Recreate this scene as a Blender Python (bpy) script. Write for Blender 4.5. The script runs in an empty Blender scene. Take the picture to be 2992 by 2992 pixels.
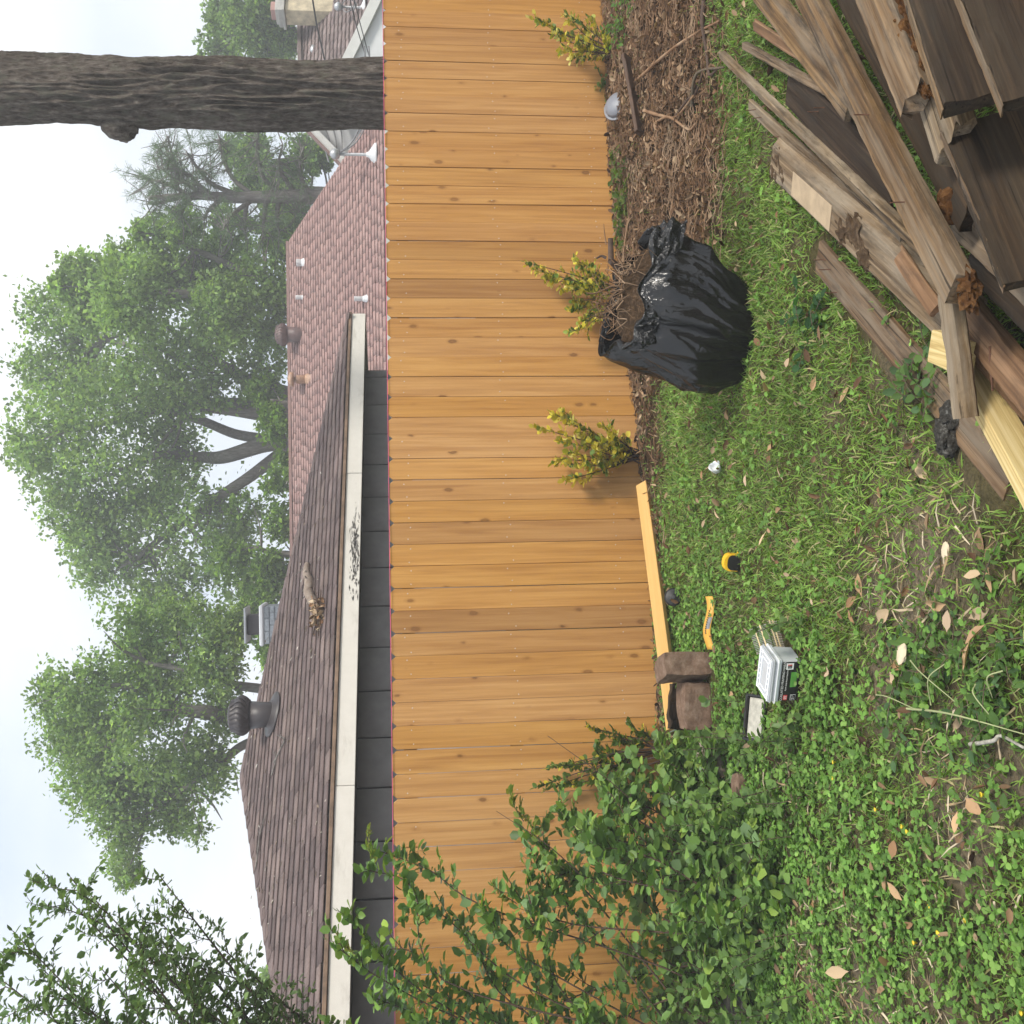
import bpy, bmesh, math, random
import numpy as np
from mathutils import Vector, Matrix, noise as mnoise

SC = bpy.context.scene
COL = SC.collection
RNG = np.random.default_rng(11)
random.seed(7)
PI = math.pi

# ------------------------------------------------------------------ camera
# The photograph was taken with the phone held sideways: world up points to the left edge of the frame.
FPX = 2992.0
PITCH, ROLL, CZ = math.radians(5.8), math.radians(0.97), 1.69
CAM = np.array([0, 0, CZ])
vF = np.array([0, math.cos(PITCH), -math.sin(PITCH)])
vU = np.array([0, math.sin(PITCH), math.cos(PITCH)])
vX = np.array([1.0, 0, 0])
vR = vX * math.cos(ROLL) - vU * math.sin(ROLL)
vD = -vU * math.cos(ROLL) - vX * math.sin(ROLL)
cam = bpy.data.cameras.new('camera')
cam.sensor_width = 36.0
cam.lens = 36.0 * FPX / 2992.0
cam.clip_start, cam.clip_end = 0.05, 2000
cam_o = bpy.data.objects.new('camera', cam)
COL.objects.link(cam_o)
m = Matrix.Identity(4)
for i in range(3):
    m[i][0], m[i][1], m[i][2], m[i][3] = vD[i], vR[i], -vF[i], CAM[i]
cam_o.matrix_world = m
SC.camera = cam_o

# ------------------------------------------------------------------ light
SUN_EL, SUN_AZ = math.radians(47), math.radians(133)      # azimuth clockwise from +Y: behind the camera, to its right
sun = bpy.data.lights.new('sun', 'SUN')
sun.energy, sun.angle, sun.color = 2.2, math.radians(13), (1.0, 0.94, 0.84)
sun_o = bpy.data.objects.new('sun', sun)
COL.objects.link(sun_o)
sdir = Vector((math.sin(SUN_AZ) * math.cos(SUN_EL), math.cos(SUN_AZ) * math.cos(SUN_EL), math.sin(SUN_EL)))
sun_o.rotation_euler = sdir.to_track_quat('Z', 'Y').to_euler()
sun_o.location = (6, -6, 12)

W = bpy.data.worlds.new('World')
SC.world = W
W.use_nodes = True
nt = W.node_tree
nt.nodes.clear()
n_out = nt.nodes.new('ShaderNodeOutputWorld')
n_bg = nt.nodes.new('ShaderNodeBackground')
n_bg.inputs['Strength'].default_value = 0.1
n_sky = nt.nodes.new('ShaderNodeTexSky')
n_sky.sky_type = 'NISHITA'
n_sky.sun_disc = False
n_sky.sun_elevation = SUN_EL
n_sky.sun_rotation = SUN_AZ
n_sky.dust_density = 3.0
n_tc = nt.nodes.new('ShaderNodeTexCoord')
n_map = nt.nodes.new('ShaderNodeMapping')
n_map.inputs['Scale'].default_value = (1.0, 1.0, 2.0)
n_map.inputs['Location'].default_value = (0.35, 0.1, 0.55)
n_no = nt.nodes.new('ShaderNodeTexNoise')
n_no.inputs['Scale'].default_value = 2.3
n_no.inputs['Detail'].default_value = 5
n_no.inputs['Roughness'].default_value = 0.45
n_cr = nt.nodes.new('ShaderNodeValToRGB')
n_cr.color_ramp.elements[0].position = 0.41
n_cr.color_ramp.elements[0].color = (5.3, 6.0, 7.0, 1)
n_cr.color_ramp.elements[1].position = 0.66
n_cr.color_ramp.elements[1].color = (8.4, 8.45, 8.5, 1)
n_mx = nt.nodes.new('ShaderNodeMix')
n_mx.data_type = 'RGBA'
n_mx.inputs[0].default_value = 0.88
nt.links.new(n_tc.outputs['Generated'], n_map.inputs['Vector'])
nt.links.new(n_map.outputs['Vector'], n_no.inputs['Vector'])
nt.links.new(n_no.outputs['Fac'], n_cr.inputs['Fac'])
nt.links.new(n_sky.outputs['Color'], n_mx.inputs[6])
nt.links.new(n_cr.outputs['Color'], n_mx.inputs[7])
nt.links.new(n_mx.outputs[2], n_bg.inputs['Color'])
nt.links.new(n_bg.outputs['Background'], n_out.inputs['Surface'])

SC.view_settings.view_transform = 'Standard'
SC.view_settings.look = 'None'
SC.view_settings.exposure = 0.78
SC.view_settings.gamma = 1.0
SC.view_settings.use_curve_mapping = False
SC.cycles.use_denoising = True
SC.cycles.use_adaptive_sampling = True
SC.cycles.adaptive_threshold = 0.025
SC.cycles.max_bounces = 5
SC.cycles.diffuse_bounces = 2
SC.cycles.glossy_bounces = 3
SC.cycles.transmission_bounces = 5
SC.cycles.transparent_max_bounces = 8
SC.cycles.caustics_reflective = False
SC.cycles.caustics_refractive = False

# ------------------------------------------------------------------ measuring: rays of the photograph meet real planes
def ray(x, y):
    return vF + vR * (1496 - y) / FPX + vD * (x - 1496) / FPX
def onZ(x, y, h=0.0):
    r = ray(x, y)
    return CAM + r * (h - CZ) / r[2]
def atD(x, y, d):
    r = ray(x, y)
    return CAM + r * d / r[1]
FP = np.array([-1.22, 7.1, 0.0])
FA = math.radians(13.5)
FD = np.array([math.cos(FA), math.sin(FA), 0])     # along the fence
FN = np.array([math.sin(FA), -math.cos(FA), 0])    # out of the fence, to the yard
def onF(x, y, off=0.0):
    r = ray(x, y)
    return CAM + r * (((FP + FN * off - CAM) @ FN) / (r @ FN))
def fdist(x, y):
    return (x - FP[0]) * FN[0] + (y - FP[1]) * FN[1]
def falong(x, y):
    return (x - FP[0]) * FD[0] + (y - FP[1]) * FD[1]
def gz(x, y):
    """height of the yard's soil"""
    x = np.asarray(x, float); y = np.asarray(y, float)
    d = fdist(x, y); s = falong(x, y)
    near = np.exp(-((x / 9.0) ** 2 + ((y - 5) / 7.0) ** 2))
    z = 0.016 * np.sin(1.3 * x + 0.7 * y) + 0.012 * np.sin(2.9 * x - 1.7 * y + 1) + 0.008 * np.sin(5.3 * y + 3.1 * x)
    z = z + 0.006 * np.sin(11 * x + 7 * y) * np.sin(9 * y - 4 * x)
    tr = np.exp(-((d - 0.10) / 0.16) ** 2)
    z = z - 0.045 * tr * (1 / (1 + np.exp((s - 2.3) * 5)))
    lit = np.exp(-((d - 0.9) / 0.75) ** 2) / (1 + np.exp(-(s - 3.0) * 3))
    z = z + 0.05 * lit
    return z * near
def onG(x, y, up=0.0):
    h = 0.0
    for _ in range(4):
        p = onZ(x, y, h + up)
        h = float(gz(p[0], p[1]))
    return onZ(x, y, h + up)

# ------------------------------------------------------------------ materials
MATS = {}
class NT:
    def __init__(s, name):
        s.m = bpy.data.materials.new(name)
        s.m.use_nodes = True
        s.t = s.m.node_tree
        s.bsdf = s.t.nodes['Principled BSDF']
        MATS[name] = s.m
    def n(s, kind, **kw):
        nd = s.t.nodes.new('ShaderNode' + kind)
        for k, v in kw.items():
            setattr(nd, k, v)
        return nd
    def l(s, a, b):
        s.t.links.new(a, b)
    def val(s, sock, v):
        sock.default_value = v
    def noise(s, vec, scale, detail=4, rough=0.55, dist=0.0):
        nd = s.n('TexNoise')
        nd.inputs['Scale'].default_value = scale
        nd.inputs['Detail'].default_value = detail
        nd.inputs['Roughness'].default_value = rough
        nd.inputs['Distortion'].default_value = dist
        if vec is not None:
            s.l(vec, nd.inputs['Vector'])
        return nd.outputs['Fac']
    def ramp(s, fac, stops):
        nd = s.n('ValToRGB')
        e = nd.color_ramp.elements
        while len(e) < len(stops):
            e.new(0.5)
        for i, (p, c) in enumerate(stops):
            e[i].position = p
            e[i].color = (*c, 1) if len(c) == 3 else c
        s.l(fac, nd.inputs['Fac'])
        return nd.outputs['Color']
    def mix(s, fac, a, b, mode='MIX'):
        nd = s.n('Mix', data_type='RGBA', blend_type=mode)
        for sock, v in ((nd.inputs[0], fac), (nd.inputs[6], a), (nd.inputs[7], b)):
            if isinstance(v, (int, float)):
                sock.default_value = v
            elif isinstance(v, tuple):
                sock.default_value = (*v, 1)
            else:
                s.l(v, sock)
        return nd.outputs[2]
    def math(s, op, a, b=None, clamp=False):
        nd = s.n('Math', operation=op, use_clamp=clamp)
        for sock, v in ((nd.inputs[0], a), (nd.inputs[1], b)):
            if v is None:
                continue
            if isinstance(v, (int, float)):
                sock.default_value = v
            else:
                s.l(v, sock)
        return nd.outputs[0]
    def coords(s, scale=(1, 1, 1), kind='Object', rnd=True):
        tc = s.n('TexCoord')
        v = tc.outputs[kind]
        if rnd:
            oi = s.n('ObjectInfo')
            mu = s.math('MULTIPLY', oi.outputs['Random'], 91.7)
            ad = s.n('VectorMath', operation='ADD')
            s.l(v, ad.inputs[0]); s.l(mu, ad.inputs[1])
            v = ad.outputs[0]
        mp = s.n('Mapping')
        mp.inputs['Scale'].default_value = scale
        s.l(v, mp.inputs['Vector'])
        return mp.outputs['Vector']
    def rand(s):
        return s.n('ObjectInfo').outputs['Random']
    def attr(s, name='Col'):
        nd = s.n('Attribute', attribute_name=name)
        return nd.outputs['Color']
    def base(s, c):
        if isinstance(c, tuple):
            s.bsdf.inputs['Base Color'].default_value = (*c, 1)
        else:
            s.l(c, s.bsdf.inputs['Base Color'])
    def rough(s, v):
        if isinstance(v, (int, float)):
            s.bsdf.inputs['Roughness'].default_value = v
        else:
            s.l(v, s.bsdf.inputs['Roughness'])
    def spec(s, v):
        s.bsdf.inputs['Specular IOR Level'].default_value = v
    def bump(s, h, strength=0.3, dist=0.01):
        nd = s.n('Bump')
        nd.inputs['Strength'].default_value = strength
        nd.inputs['Distance'].default_value = dist
        s.l(h, nd.inputs['Height'])
        s.l(nd.outputs['Normal'], s.bsdf.inputs['Normal'])

def plain(name, c, rough=0.6, metal=0.0, var=0.12, scale=12, spec=0.5, bump=0.0):
    t = NT(name)
    v = t.coords()
    f = t.noise(v, scale, 6, 0.6)
    lo = tuple(max(0, x * (1 - var)) for x in c); hi = tuple(min(1, x * (1 + var)) for x in c)
    t.base(t.ramp(f, [(0.3, lo), (0.7, hi)]))
    t.rough(rough); t.spec(spec)
    t.bsdf.inputs['Metallic'].default_value = metal
    if bump:
        t.bump(f, bump, 0.01)
    return t.m

def make_wood(name, light, mid, dark, knots=True, grain=1.0, stain=0.0, stain_c=(0.03, 0.025, 0.02), rough=0.72, axis=2, tintvar=0.25, bump=0.12, grey=None, gs=34, blot=0.55, crack=0.0):
    """sawn wood; grain runs along the board's local axis"""
    t = NT(name)
    sc = [gs, gs, gs]; sc[axis] = 1.1
    v = t.coords(tuple(sc))
    g1 = t.noise(v, 1.0, 5, 0.6, 0.6)
    sc2 = [9, 9, 9]; sc2[axis] = 0.55
    g2 = t.noise(t.coords(tuple(sc2)), 1.0, 3, 0.5, 1.2)
    c = t.ramp(g2, [(0.25, dark), (0.45, mid), (0.68, light)])
    c2 = t.ramp(g1, [(0.34, dark), (0.52, mid), (0.66, light)])
    c = t.mix(0.45 * grain, c, c2)
    bl = t.noise(t.coords((3.5, 3.5, 3.5)), 1.0, 4, 0.6)
    c = t.mix(t.math('MULTIPLY', bl, blot), c, mid)
    if knots:
        sk = [9.5, 9.5, 9.5]; sk[axis] = 4.6; sk[1 if axis == 2 else 2] = .01
        vo = t.n('TexVoronoi'); vo.inputs['Scale'].default_value = 1.0
        vo.inputs['Randomness'].default_value = 1.0
        wob = t.noise(t.coords((25, 25, 25)), 1.0, 2)
        kv = t.n('VectorMath', operation='ADD')
        t.l(t.coords(tuple(sk)), kv.inputs[0]); t.l(t.math('MULTIPLY', wob, 0.12), kv.inputs[1])
        t.l(kv.outputs[0], vo.inputs['Vector'])
        sep = t.n('SeparateColor'); t.l(vo.outputs['Color'], sep.inputs[0])
        size = t.math('MINIMUM', t.math('MULTIPLY', t.math('MAXIMUM', t.math('SUBTRACT', t.math('POWER', sep.outputs[0], 1.8), 0.26), 0.0), 0.36), 0.17)
        k = t.math('SUBTRACT', size, vo.outputs['Distance'])
        core = t.math('MULTIPLY', k, 20.0, True)
        halo = t.math('MULTIPLY', t.math('ADD', k, 0.09), 6.0, True)
        halo = t.math('MULTIPLY', halo, t.math('GREATER_THAN', size, 0.012))
        kd = tuple(x * 0.45 for x in dark)
        c = t.mix(t.math('MULTIPLY', halo, 0.75), c, dark)
        ring = t.math('MULTIPLY', core, t.math('SUBTRACT', 1.2, t.math('MULTIPLY', k, 4.5)), True)
        c = t.mix(t.math('MULTIPLY', ring, t.math('ADD', t.math('MULTIPLY', sep.outputs[1], 0.55), 0.3)), c, kd)
    r = t.rand()
    tv = tintvar
    tint = t.ramp(r, [(0.0, (1 - tv * .85, 1 - tv * .9, 1 - tv * .6)), (0.18, (1 - tv * .1, 1 - tv * .1, 1 + tv * .3)), (0.36, (1 + tv * .12, 1 + tv * .05, 1 - tv * .3)), (0.52, (1 - tv * .45, 1 - tv * .5, 1 - tv * .5)), (0.68, (1 + tv * .2, 1 + tv * .35, 1 + tv * 1.3)), (0.84, (1.0, 1.0, 1.0)), (1.0, (1 + tv * .35, 1 + tv * .38, 1 + tv * .6))])
    c = t.mix(1.0, c, tint, 'MULTIPLY')
    if grey is not None:
        sg = [16, 16, 16]; sg[axis] = 1.6
        gf = t.noise(t.coords(tuple(sg)), 1.0, 5, 0.65)
        c = t.mix(t.ramp(gf, [(0.42, (0, 0, 0)), (0.62, (1, 1, 1))]), c, t.mix(0.5, c, grey))
    if stain:
        sg = [13, 13, 13]; sg[axis] = 3.2
        sf = t.noise(t.coords(tuple(sg)), 1.0, 7, 0.72)
        c = t.mix(t.ramp(sf, [(0.50, (0, 0, 0)), (0.50 + 0.18, (stain, stain, stain))]), c, stain_c)
    if crack:
        sk = [75, 75, 75]; sk[axis] = 1.3
        kf = t.noise(t.coords(tuple(sk)), 1.0, 3, 0.6, 0.3)
        kf = t.ramp(kf, [(0.30, (1, 1, 1)), (0.40, (0, 0, 0))])
        c = t.mix(t.math('MULTIPLY', kf, crack), c, tuple(x * 0.3 for x in dark))
    t.base(c); t.rough(rough); t.spec(0.25)
    t.bump(g1, bump, 0.004)
    return t.m

def leaf_mat(name, rough=0.5, trans=0.35, spec=0.35):
    """foliage: the colour of each leaf is a mesh attribute"""
    t = NT(name)
    c = t.attr('Col')
    t.base(c); t.rough(rough); t.spec(spec)
    tr = t.n('BsdfTranslucent')
    t.l(t.mix(1.0, c, (1.25, 1.3, 0.6), 'MULTIPLY'), tr.inputs['Color'])
    ms = t.n('MixShader'); ms.inputs[0].default_value = trans
    t.l(t.bsdf.outputs[0], ms.inputs[1]); t.l(tr.outputs[0], ms.inputs[2])
    t.l(ms.outputs[0], t.t.nodes['Material Output'].inputs['Surface'])
    return t.m

# ------------------------------------------------------------------ objects
def tag(o, label=None, cat=None, group=None, kind=None):
    if label: o['label'] = label
    if cat: o['category'] = cat
    if group: o['group'] = group
    if kind: o['kind'] = kind
    return o
def empty(name, loc=(0, 0, 0), label=None, cat=None, group=None, kind=None):
    o = bpy.data.objects.new(name, None)
    COL.objects.link(o)
    o.location = tuple(float(x) for x in loc)
    o.empty_display_size = 0.1
    return tag(o, label, cat, group, kind)
def link(name, me, mat=None, parent=None, loc=None):
    o = bpy.data.objects.new(name, me)
    COL.objects.link(o)
    if mat is not None and len(me.materials) == 0:
        me.materials.append(MATS[mat] if isinstance(mat, str) else mat)
    if parent is not None:
        o.parent = parent
        # parents are Empties moved by location only; children are given in world coordinates
        px, py, pz = parent_world(parent)
        l0 = loc if loc is not None else (0, 0, 0)
        o.location = (l0[0] - px, l0[1] - py, l0[2] - pz)
    elif loc is not None:
        o.location = loc
    return o
def parent_world(o):
    x, y, z = 0.0, 0.0, 0.0
    while o is not None:
        x += o.location[0]; y += o.location[1]; z += o.location[2]
        o = o.parent
    return x, y, z
def mesh_np(name, V, Fc, col=None, smooth=False):
    """V (n,3); Fc (m,k) all faces with k corners, or list of such arrays"""
    me = bpy.data.meshes.new(name)
    V = np.asarray(V, np.float32)
    Fl = Fc if isinstance(Fc, list) else [Fc]
    Fl = [np.asarray(a, np.int32) for a in Fl if len(a)]
    me.vertices.add(len(V))
    me.vertices.foreach_set('co', V.ravel())
    loops = np.concatenate([a.ravel() for a in Fl])
    tot = np.concatenate([np.full(len(a), a.shape[1], np.int32) for a in Fl])
    st = np.concatenate([[0], np.cumsum(tot)[:-1]]).astype(np.int32)
    me.loops.add(len(loops))
    me.loops.foreach_set('vertex_index', loops)
    me.polygons.add(len(tot))
    me.polygons.foreach_set('loop_start', st)
    if smooth:
        me.polygons.foreach_set('use_smooth', np.ones(len(tot), bool))
    me.update(calc_edges=True)
    me.validate()
    if col is not None:
        a = me.color_attributes.new('Col', 'FLOAT_COLOR', 'POINT')
        c = np.ones((len(V), 4), np.float32)
        c[:, :3] = col
        a.data.foreach_set('color', c.ravel())
    return me
def bm_mesh(name, bm, smooth=False, bevel=0.0, seg=1):
    if bevel:
        bmesh.ops.bevel(bm, geom=bm.edges[:], offset=bevel, segments=seg, affect='EDGES', profile=0.6)
    bmesh.ops.recalc_face_normals(bm, faces=bm.faces[:])
    me = bpy.data.meshes.new(name)
    bm.to_mesh(me)
    bm.free()
    if smooth:
        me.polygons.foreach_set('use_smooth', np.ones(len(me.polygons), bool))
    return me
def box_bm(sx, sy, sz, bm=None, c=(0, 0, 0)):
    bm = bm or bmesh.new()
    r = bmesh.ops.create_cube(bm, size=1.0)
    bmesh.ops.scale(bm, vec=(sx, sy, sz), verts=r['verts'])
    bmesh.ops.translate(bm, vec=c, verts=r['verts'])
    return bm
def lathe(name, prof, n=20, rad=None):
    """prof: (r, z) from bottom to top"""
    V, Fc = [], []
    for i, (r, z) in enumerate(prof):
        for k in range(n):
            a = 2 * PI * k / n
            rr = r * (rad(a, i) if rad else 1)
            V.append((rr * math.cos(a), rr * math.sin(a), z))
    for i in range(len(prof) - 1):
        for k in range(n):
            k2 = (k + 1) % n
            Fc.append((i * n + k, i * n + k2, (i + 1) * n + k2, (i + 1) * n + k))
    me = bpy.data.meshes.new(name)
    me.from_pydata(V, [], Fc + [tuple(range(n))[::-1], tuple((len(prof) - 1) * n + k for k in range(n))])
    me.update()
    me.polygons.foreach_set('use_smooth', np.array([True] * len(Fc) + [False, False]))
    return me
def tubes_np(paths, n=6):
    """paths: list of (points (k,3), radii (k,)); returns V, quads, tris"""
    VV, QQ, TT, off = [], [], [], 0
    ang = np.linspace(0, 2 * PI, n, endpoint=False)
    for P, Rr in paths:
        P = np.asarray(P, float); k = len(P)
        T = np.gradient(P, axis=0)
        T /= np.linalg.norm(T, axis=1)[:, None] + 1e-9
        ref = np.array([0.31, 0.2, 0.93]) if abs(T[0][2]) < 0.8 else np.array([0.95, 0.1, 0.05])
        A = np.cross(T, ref); A /= np.linalg.norm(A, axis=1)[:, None] + 1e-9
        B = np.cross(T, A)
        Rr = np.asarray(Rr, float)
        ring = P[:, None, :] + Rr[:, None, None] * (np.cos(ang)[None, :, None] * A[:, None, :] + np.sin(ang)[None, :, None] * B[:, None, :])
        VV.append(ring.reshape(-1, 3))
        i = np.arange(k - 1)[:, None] * n; j = np.arange(n)[None, :]; j2 = (j + 1) % n
        q = np.stack([i + j, i + j2, i + n + j2, i + n + j], -1).reshape(-1, 4) + off
        QQ.append(q)
        for base in (0, (k - 1) * n):
            TT.append(np.array([(base, base + a, base + a + 1) for a in range(1, n - 1)]) + off)
        off += k * n
    return np.concatenate(VV), np.concatenate(QQ), np.concatenate(TT)
def tube_mesh(name, paths, n=6, smooth=True):
    V, Q, T = tubes_np(paths, n)
    return mesh_np(name, V, [Q, T], smooth=smooth)
def curve_pts(pts, n=12):
    """smooth curve through points (Catmull-Rom)"""
    P = np.asarray(pts, float)
    P = np.vstack([2 * P[0] - P[1], P, 2 * P[-1] - P[-2]])
    out = []
    for i in range(1, len(P) - 2):
        t = np.linspace(0, 1, n, endpoint=False)[:, None]
        a, b, c, d = P[i - 1], P[i], P[i + 1], P[i + 2]
        out.append(0.5 * (2 * b + (c - a) * t + (2 * a - 5 * b + 4 * c - d) * t ** 2 + (3 * b - a - 3 * c + d) * t ** 3))
    out.append(P[-2][None])
    return np.vstack(out)
def frames(D, roll):
    """rotation matrices whose local y follows D, rolled about it; (n,3,3), columns x,y,z"""
    D = D / (np.linalg.norm(D, axis=1)[:, None] + 1e-9)
    up = np.tile([0.0, 0.0, 1.0], (len(D), 1))
    up[np.abs(D[:, 2]) > 0.97] = [1.0, 0, 0]
    X = np.cross(D, up); X /= np.linalg.norm(X, axis=1)[:, None] + 1e-9
    Z = np.cross(X, D)
    c, s = np.cos(roll)[:, None], np.sin(roll)[:, None]
    X2 = X * c + Z * s; Z2 = Z * c - X * s
    return np.stack([X2, D, Z2], -1)
LEAF6 = (np.array([(0, 0, 0), (-.26, .3, .07), (-.22, .68, .07), (0, 1, -.05), (.22, .68, .07), (.26, .3, .07)]), np.array([(0, 3, 2, 1), (0, 5, 4, 3)]))
LEAF4 = (np.array([(0, 0, 0), (-.3, .5, .06), (0, 1, 0), (.3, .5, .06)]), np.array([(0, 3, 2, 1)]))
OVAL = (np.array([(0, 0, 0), (-.36, .28, .08), (-.33, .7, .09), (0, 1, -.02), (.33, .7, .09), (.36, .28, .08)]), np.array([(0, 3, 2, 1), (0, 5, 4, 3)]))
BLADE = (np.array([(-.05, 0, 0), (.05, 0, 0), (-.045, .5, .05), (.045, .5, .05), (0, 1, -.12)]), [np.array([(0, 1, 3, 2)]), np.array([(2, 3, 4)])])
def scatter(tmpl, pos, Rm, size, wid=None):
    T, Fc = tmpl
    n, k = len(pos), len(T)
    TT = np.tile(T[None], (n, 1, 1)) * size[:, None, None]
    if wid is not None:
        TT[:, :, 0] *= wid[:, None]
    V = np.einsum('nij,nkj->nki', Rm, TT) + pos[:, None, :]
    Fl = Fc if isinstance(Fc, list) else [Fc]
    off = (np.arange(n) * k)[:, None, None]
    return V.reshape(-1, 3), [(a[None] + off).reshape(-1, a.shape[1]) for a in Fl]
def cols(n, pal, k, rng=None, jit=0.18):
    """n random colours from a palette, repeated for the k vertices of each piece"""
    rng = rng or RNG
    pal = np.asarray(pal, float)
    c = pal[rng.integers(0, len(pal), n)] * (1 + jit * rng.standard_normal((n, 1)))
    return np.repeat(np.clip(c, 0.004, 0.95), k, axis=0)
def rand_dirs(n, rng=None):
    rng = rng or RNG
    d = rng.standard_normal((n, 3))
    return d / np.linalg.norm(d, axis=1)[:, None]
# ------------------------------------------------------------------ palette of materials
make_wood('fence_wood', (0.57, 0.315, 0.100), (0.475, 0.238, 0.064), (0.31, 0.135, 0.034), tintvar=0.34, rough=0.7, grain=1.25, blot=0.25)
make_wood('fresh_lumber', (0.66, 0.42, 0.16), (0.60, 0.35, 0.11), (0.44, 0.23, 0.065), tintvar=0.05, rough=0.65, axis=0)
make_wood('pale_lumber', (0.68, 0.55, 0.29), (0.58, 0.44, 0.19), (0.34, 0.22, 0.07), knots=False, tintvar=0.05, rough=0.65, axis=0, grain=1.9, gs=75, blot=.05)
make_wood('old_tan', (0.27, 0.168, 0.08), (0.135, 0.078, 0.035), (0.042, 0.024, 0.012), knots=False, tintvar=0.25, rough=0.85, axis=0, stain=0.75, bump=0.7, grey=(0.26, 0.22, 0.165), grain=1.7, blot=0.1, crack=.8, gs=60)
make_wood('old_grey', (0.31, 0.225, 0.135), (0.155, 0.102, 0.055), (0.05, 0.031, 0.017), knots=False, tintvar=0.2, rough=0.85, axis=0, stain=0.6, bump=0.7, grey=(0.34, 0.29, 0.22), grain=1.7, blot=0.1, crack=.85, gs=60)
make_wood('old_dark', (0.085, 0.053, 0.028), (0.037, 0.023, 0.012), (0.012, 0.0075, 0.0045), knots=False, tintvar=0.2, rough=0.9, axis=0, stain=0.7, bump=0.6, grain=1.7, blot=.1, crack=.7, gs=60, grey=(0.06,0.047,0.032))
make_wood('old_red', (0.33, 0.20, 0.105), (0.20, 0.11, 0.052), (0.08, 0.042, 0.02), knots=False, tintvar=0.2, rough=0.85, axis=0, stain=0.5, bump=0.6, grain=1.8, gs=55, blot=.1, crack=.7)

t = NT('rot_wood')
f = t.noise(t.coords((1, 1, 1)), 26, 8, 0.75)
t.base(t.ramp(f, [(0.3, (0.05, 0.022, 0.01)), (0.5, (0.13, 0.06, 0.022)), (0.72, (0.30, 0.155, 0.06))])); t.rough(0.95); t.spec(0.1)
t.bump(f, 1.0, 0.02)
t = NT('rot_brown')
f = t.noise(t.coords((1, 1, 1)), 30, 8, 0.75)
t.base(t.ramp(f, [(0.3, (0.035, 0.02, 0.011)), (0.5, (0.095, 0.06, 0.034)), (0.72, (0.22, 0.155, 0.095))])); t.rough(0.95); t.spec(0.1)
t.bump(f, 1.0, 0.02)
t = NT('charred_wood')
f = t.noise(t.coords((1, 1, 1)), 40, 8, 0.75)
t.base(t.ramp(f, [(0.35, (0.02, 0.019, 0.017)), (0.55, (0.08, 0.075, 0.065)), (0.72, (0.36, 0.36, 0.33))])); t.rough(0.95); t.spec(0.1)
t.bump(f, 1.0, 0.02)

t = NT('soil')
v = t.coords((1, 1, 1), rnd=False)
f1 = t.noise(v, 55, 8, 0.7); f2 = t.noise(v, 9, 6, 0.65)
c = t.mix(1.0, t.attr('Col'), t.ramp(f1, [(0.28, (0.35, 0.35, 0.35)), (0.5, (0.95, 0.95, 0.95)), (0.75, (1.6, 1.5, 1.35))]), 'MULTIPLY')
c = t.mix(1.0, c, t.ramp(f2, [(0.3, (0.7, 0.7, 0.7)), (0.7, (1.25, 1.2, 1.15))]), 'MULTIPLY')
t.base(c); t.rough(0.95); t.spec(0.1)
t.bump(f1, 0.9, 0.02)

def attr_mat(name, rough, scale, lo=0.8, hi=1.2, bump=0.3, spec=0.2, metal=0):
    t = NT(name)
    f = t.noise(t.coords((1, 1, 1), rnd=False), scale, 6, 0.65)
    t.base(t.mix(1.0, t.attr('Col'), t.ramp(f, [(0.3, (lo,) * 3), (0.7, (hi,) * 3)]), 'MULTIPLY'))
    t.rough(rough); t.spec(spec); t.bump(f, bump, 0.006)
    return t.m
attr_mat('shingle', 0.9, 60, 0.72, 1.25)
attr_mat('far_shingle', 0.9, 14, 0.85, 1.15, 0.1)
attr_mat('brick', 0.9, 40, 0.7, 1.3, 0.5)

t = NT('white_trim')
v = t.coords((1, 1, 1), rnd=False)
f = t.noise(v, 7, 7, 0.7); f2 = t.noise(t.coords((1.6, 1.6, 6), rnd=False), 1.0, 6, 0.7)
c = t.mix(t.ramp(f2, [(0.56, (0, 0, 0)), (0.75, (0.55, 0.55, 0.55))]), (0.72, 0.69, 0.63), (0.36, 0.33, 0.28))
c = t.mix(t.ramp(f, [(0.3, (0.0, 0.0, 0.0)), (0.75, (0.25, 0.25, 0.25))]), c, (0.42, 0.39, 0.33))
t.base(c); t.rough(0.6)
plain('mould_stain', (0.055, 0.05, 0.045), 0.9, var=0.5, scale=40)
plain('siding_gap_shade', (0.02, 0.02, 0.02), .9)  # wall colour, nearly black to stand for shade between the boards
plain('siding_dark', (0.30, 0.287, 0.278), 0.75, var=0.12, scale=6)
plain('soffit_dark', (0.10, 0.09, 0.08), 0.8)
plain('drip_rust', (0.20, 0.13, 0.085), 0.7, var=0.4, scale=9)
plain('white_paint', (0.74, 0.75, 0.76), 0.6, var=0.05, scale=3)
plain('white_trim_far', (0.70, 0.70, 0.67), 0.6, var=0.07, scale=4)
plain('gutter_far', (0.55, 0.57, 0.50), 0.6, var=0.07, scale=4)
plain('turbine_dark', (0.045, 0.038, 0.04), 0.45, metal=0.0, var=0.2, scale=9)
plain('turbine_brown', (0.12, 0.075, 0.07), 0.5, var=0.3, scale=9)
plain('pipe_white', (0.66, 0.67, 0.68), 0.5, var=0.1)
plain('pipe_copper', (0.42, 0.26, 0.17), 0.5, var=0.35, scale=14)
plain('galvanised', (0.45, 0.46, 0.47), 0.45, metal=0.6, var=0.15)
plain('cable_black', (0.035, 0.035, 0.037), 0.6)
plain('cable_grey', (0.22, 0.22, 0.23), 0.6)
plain('pink_string', (0.75, 0.10, 0.22), 0.7)
plain('nail_zinc', (0.62, 0.60, 0.56), 0.35, metal=0.7)
plain('nail_rust', (0.12, 0.055, 0.03), 0.8, var=0.4, scale=60)

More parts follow.
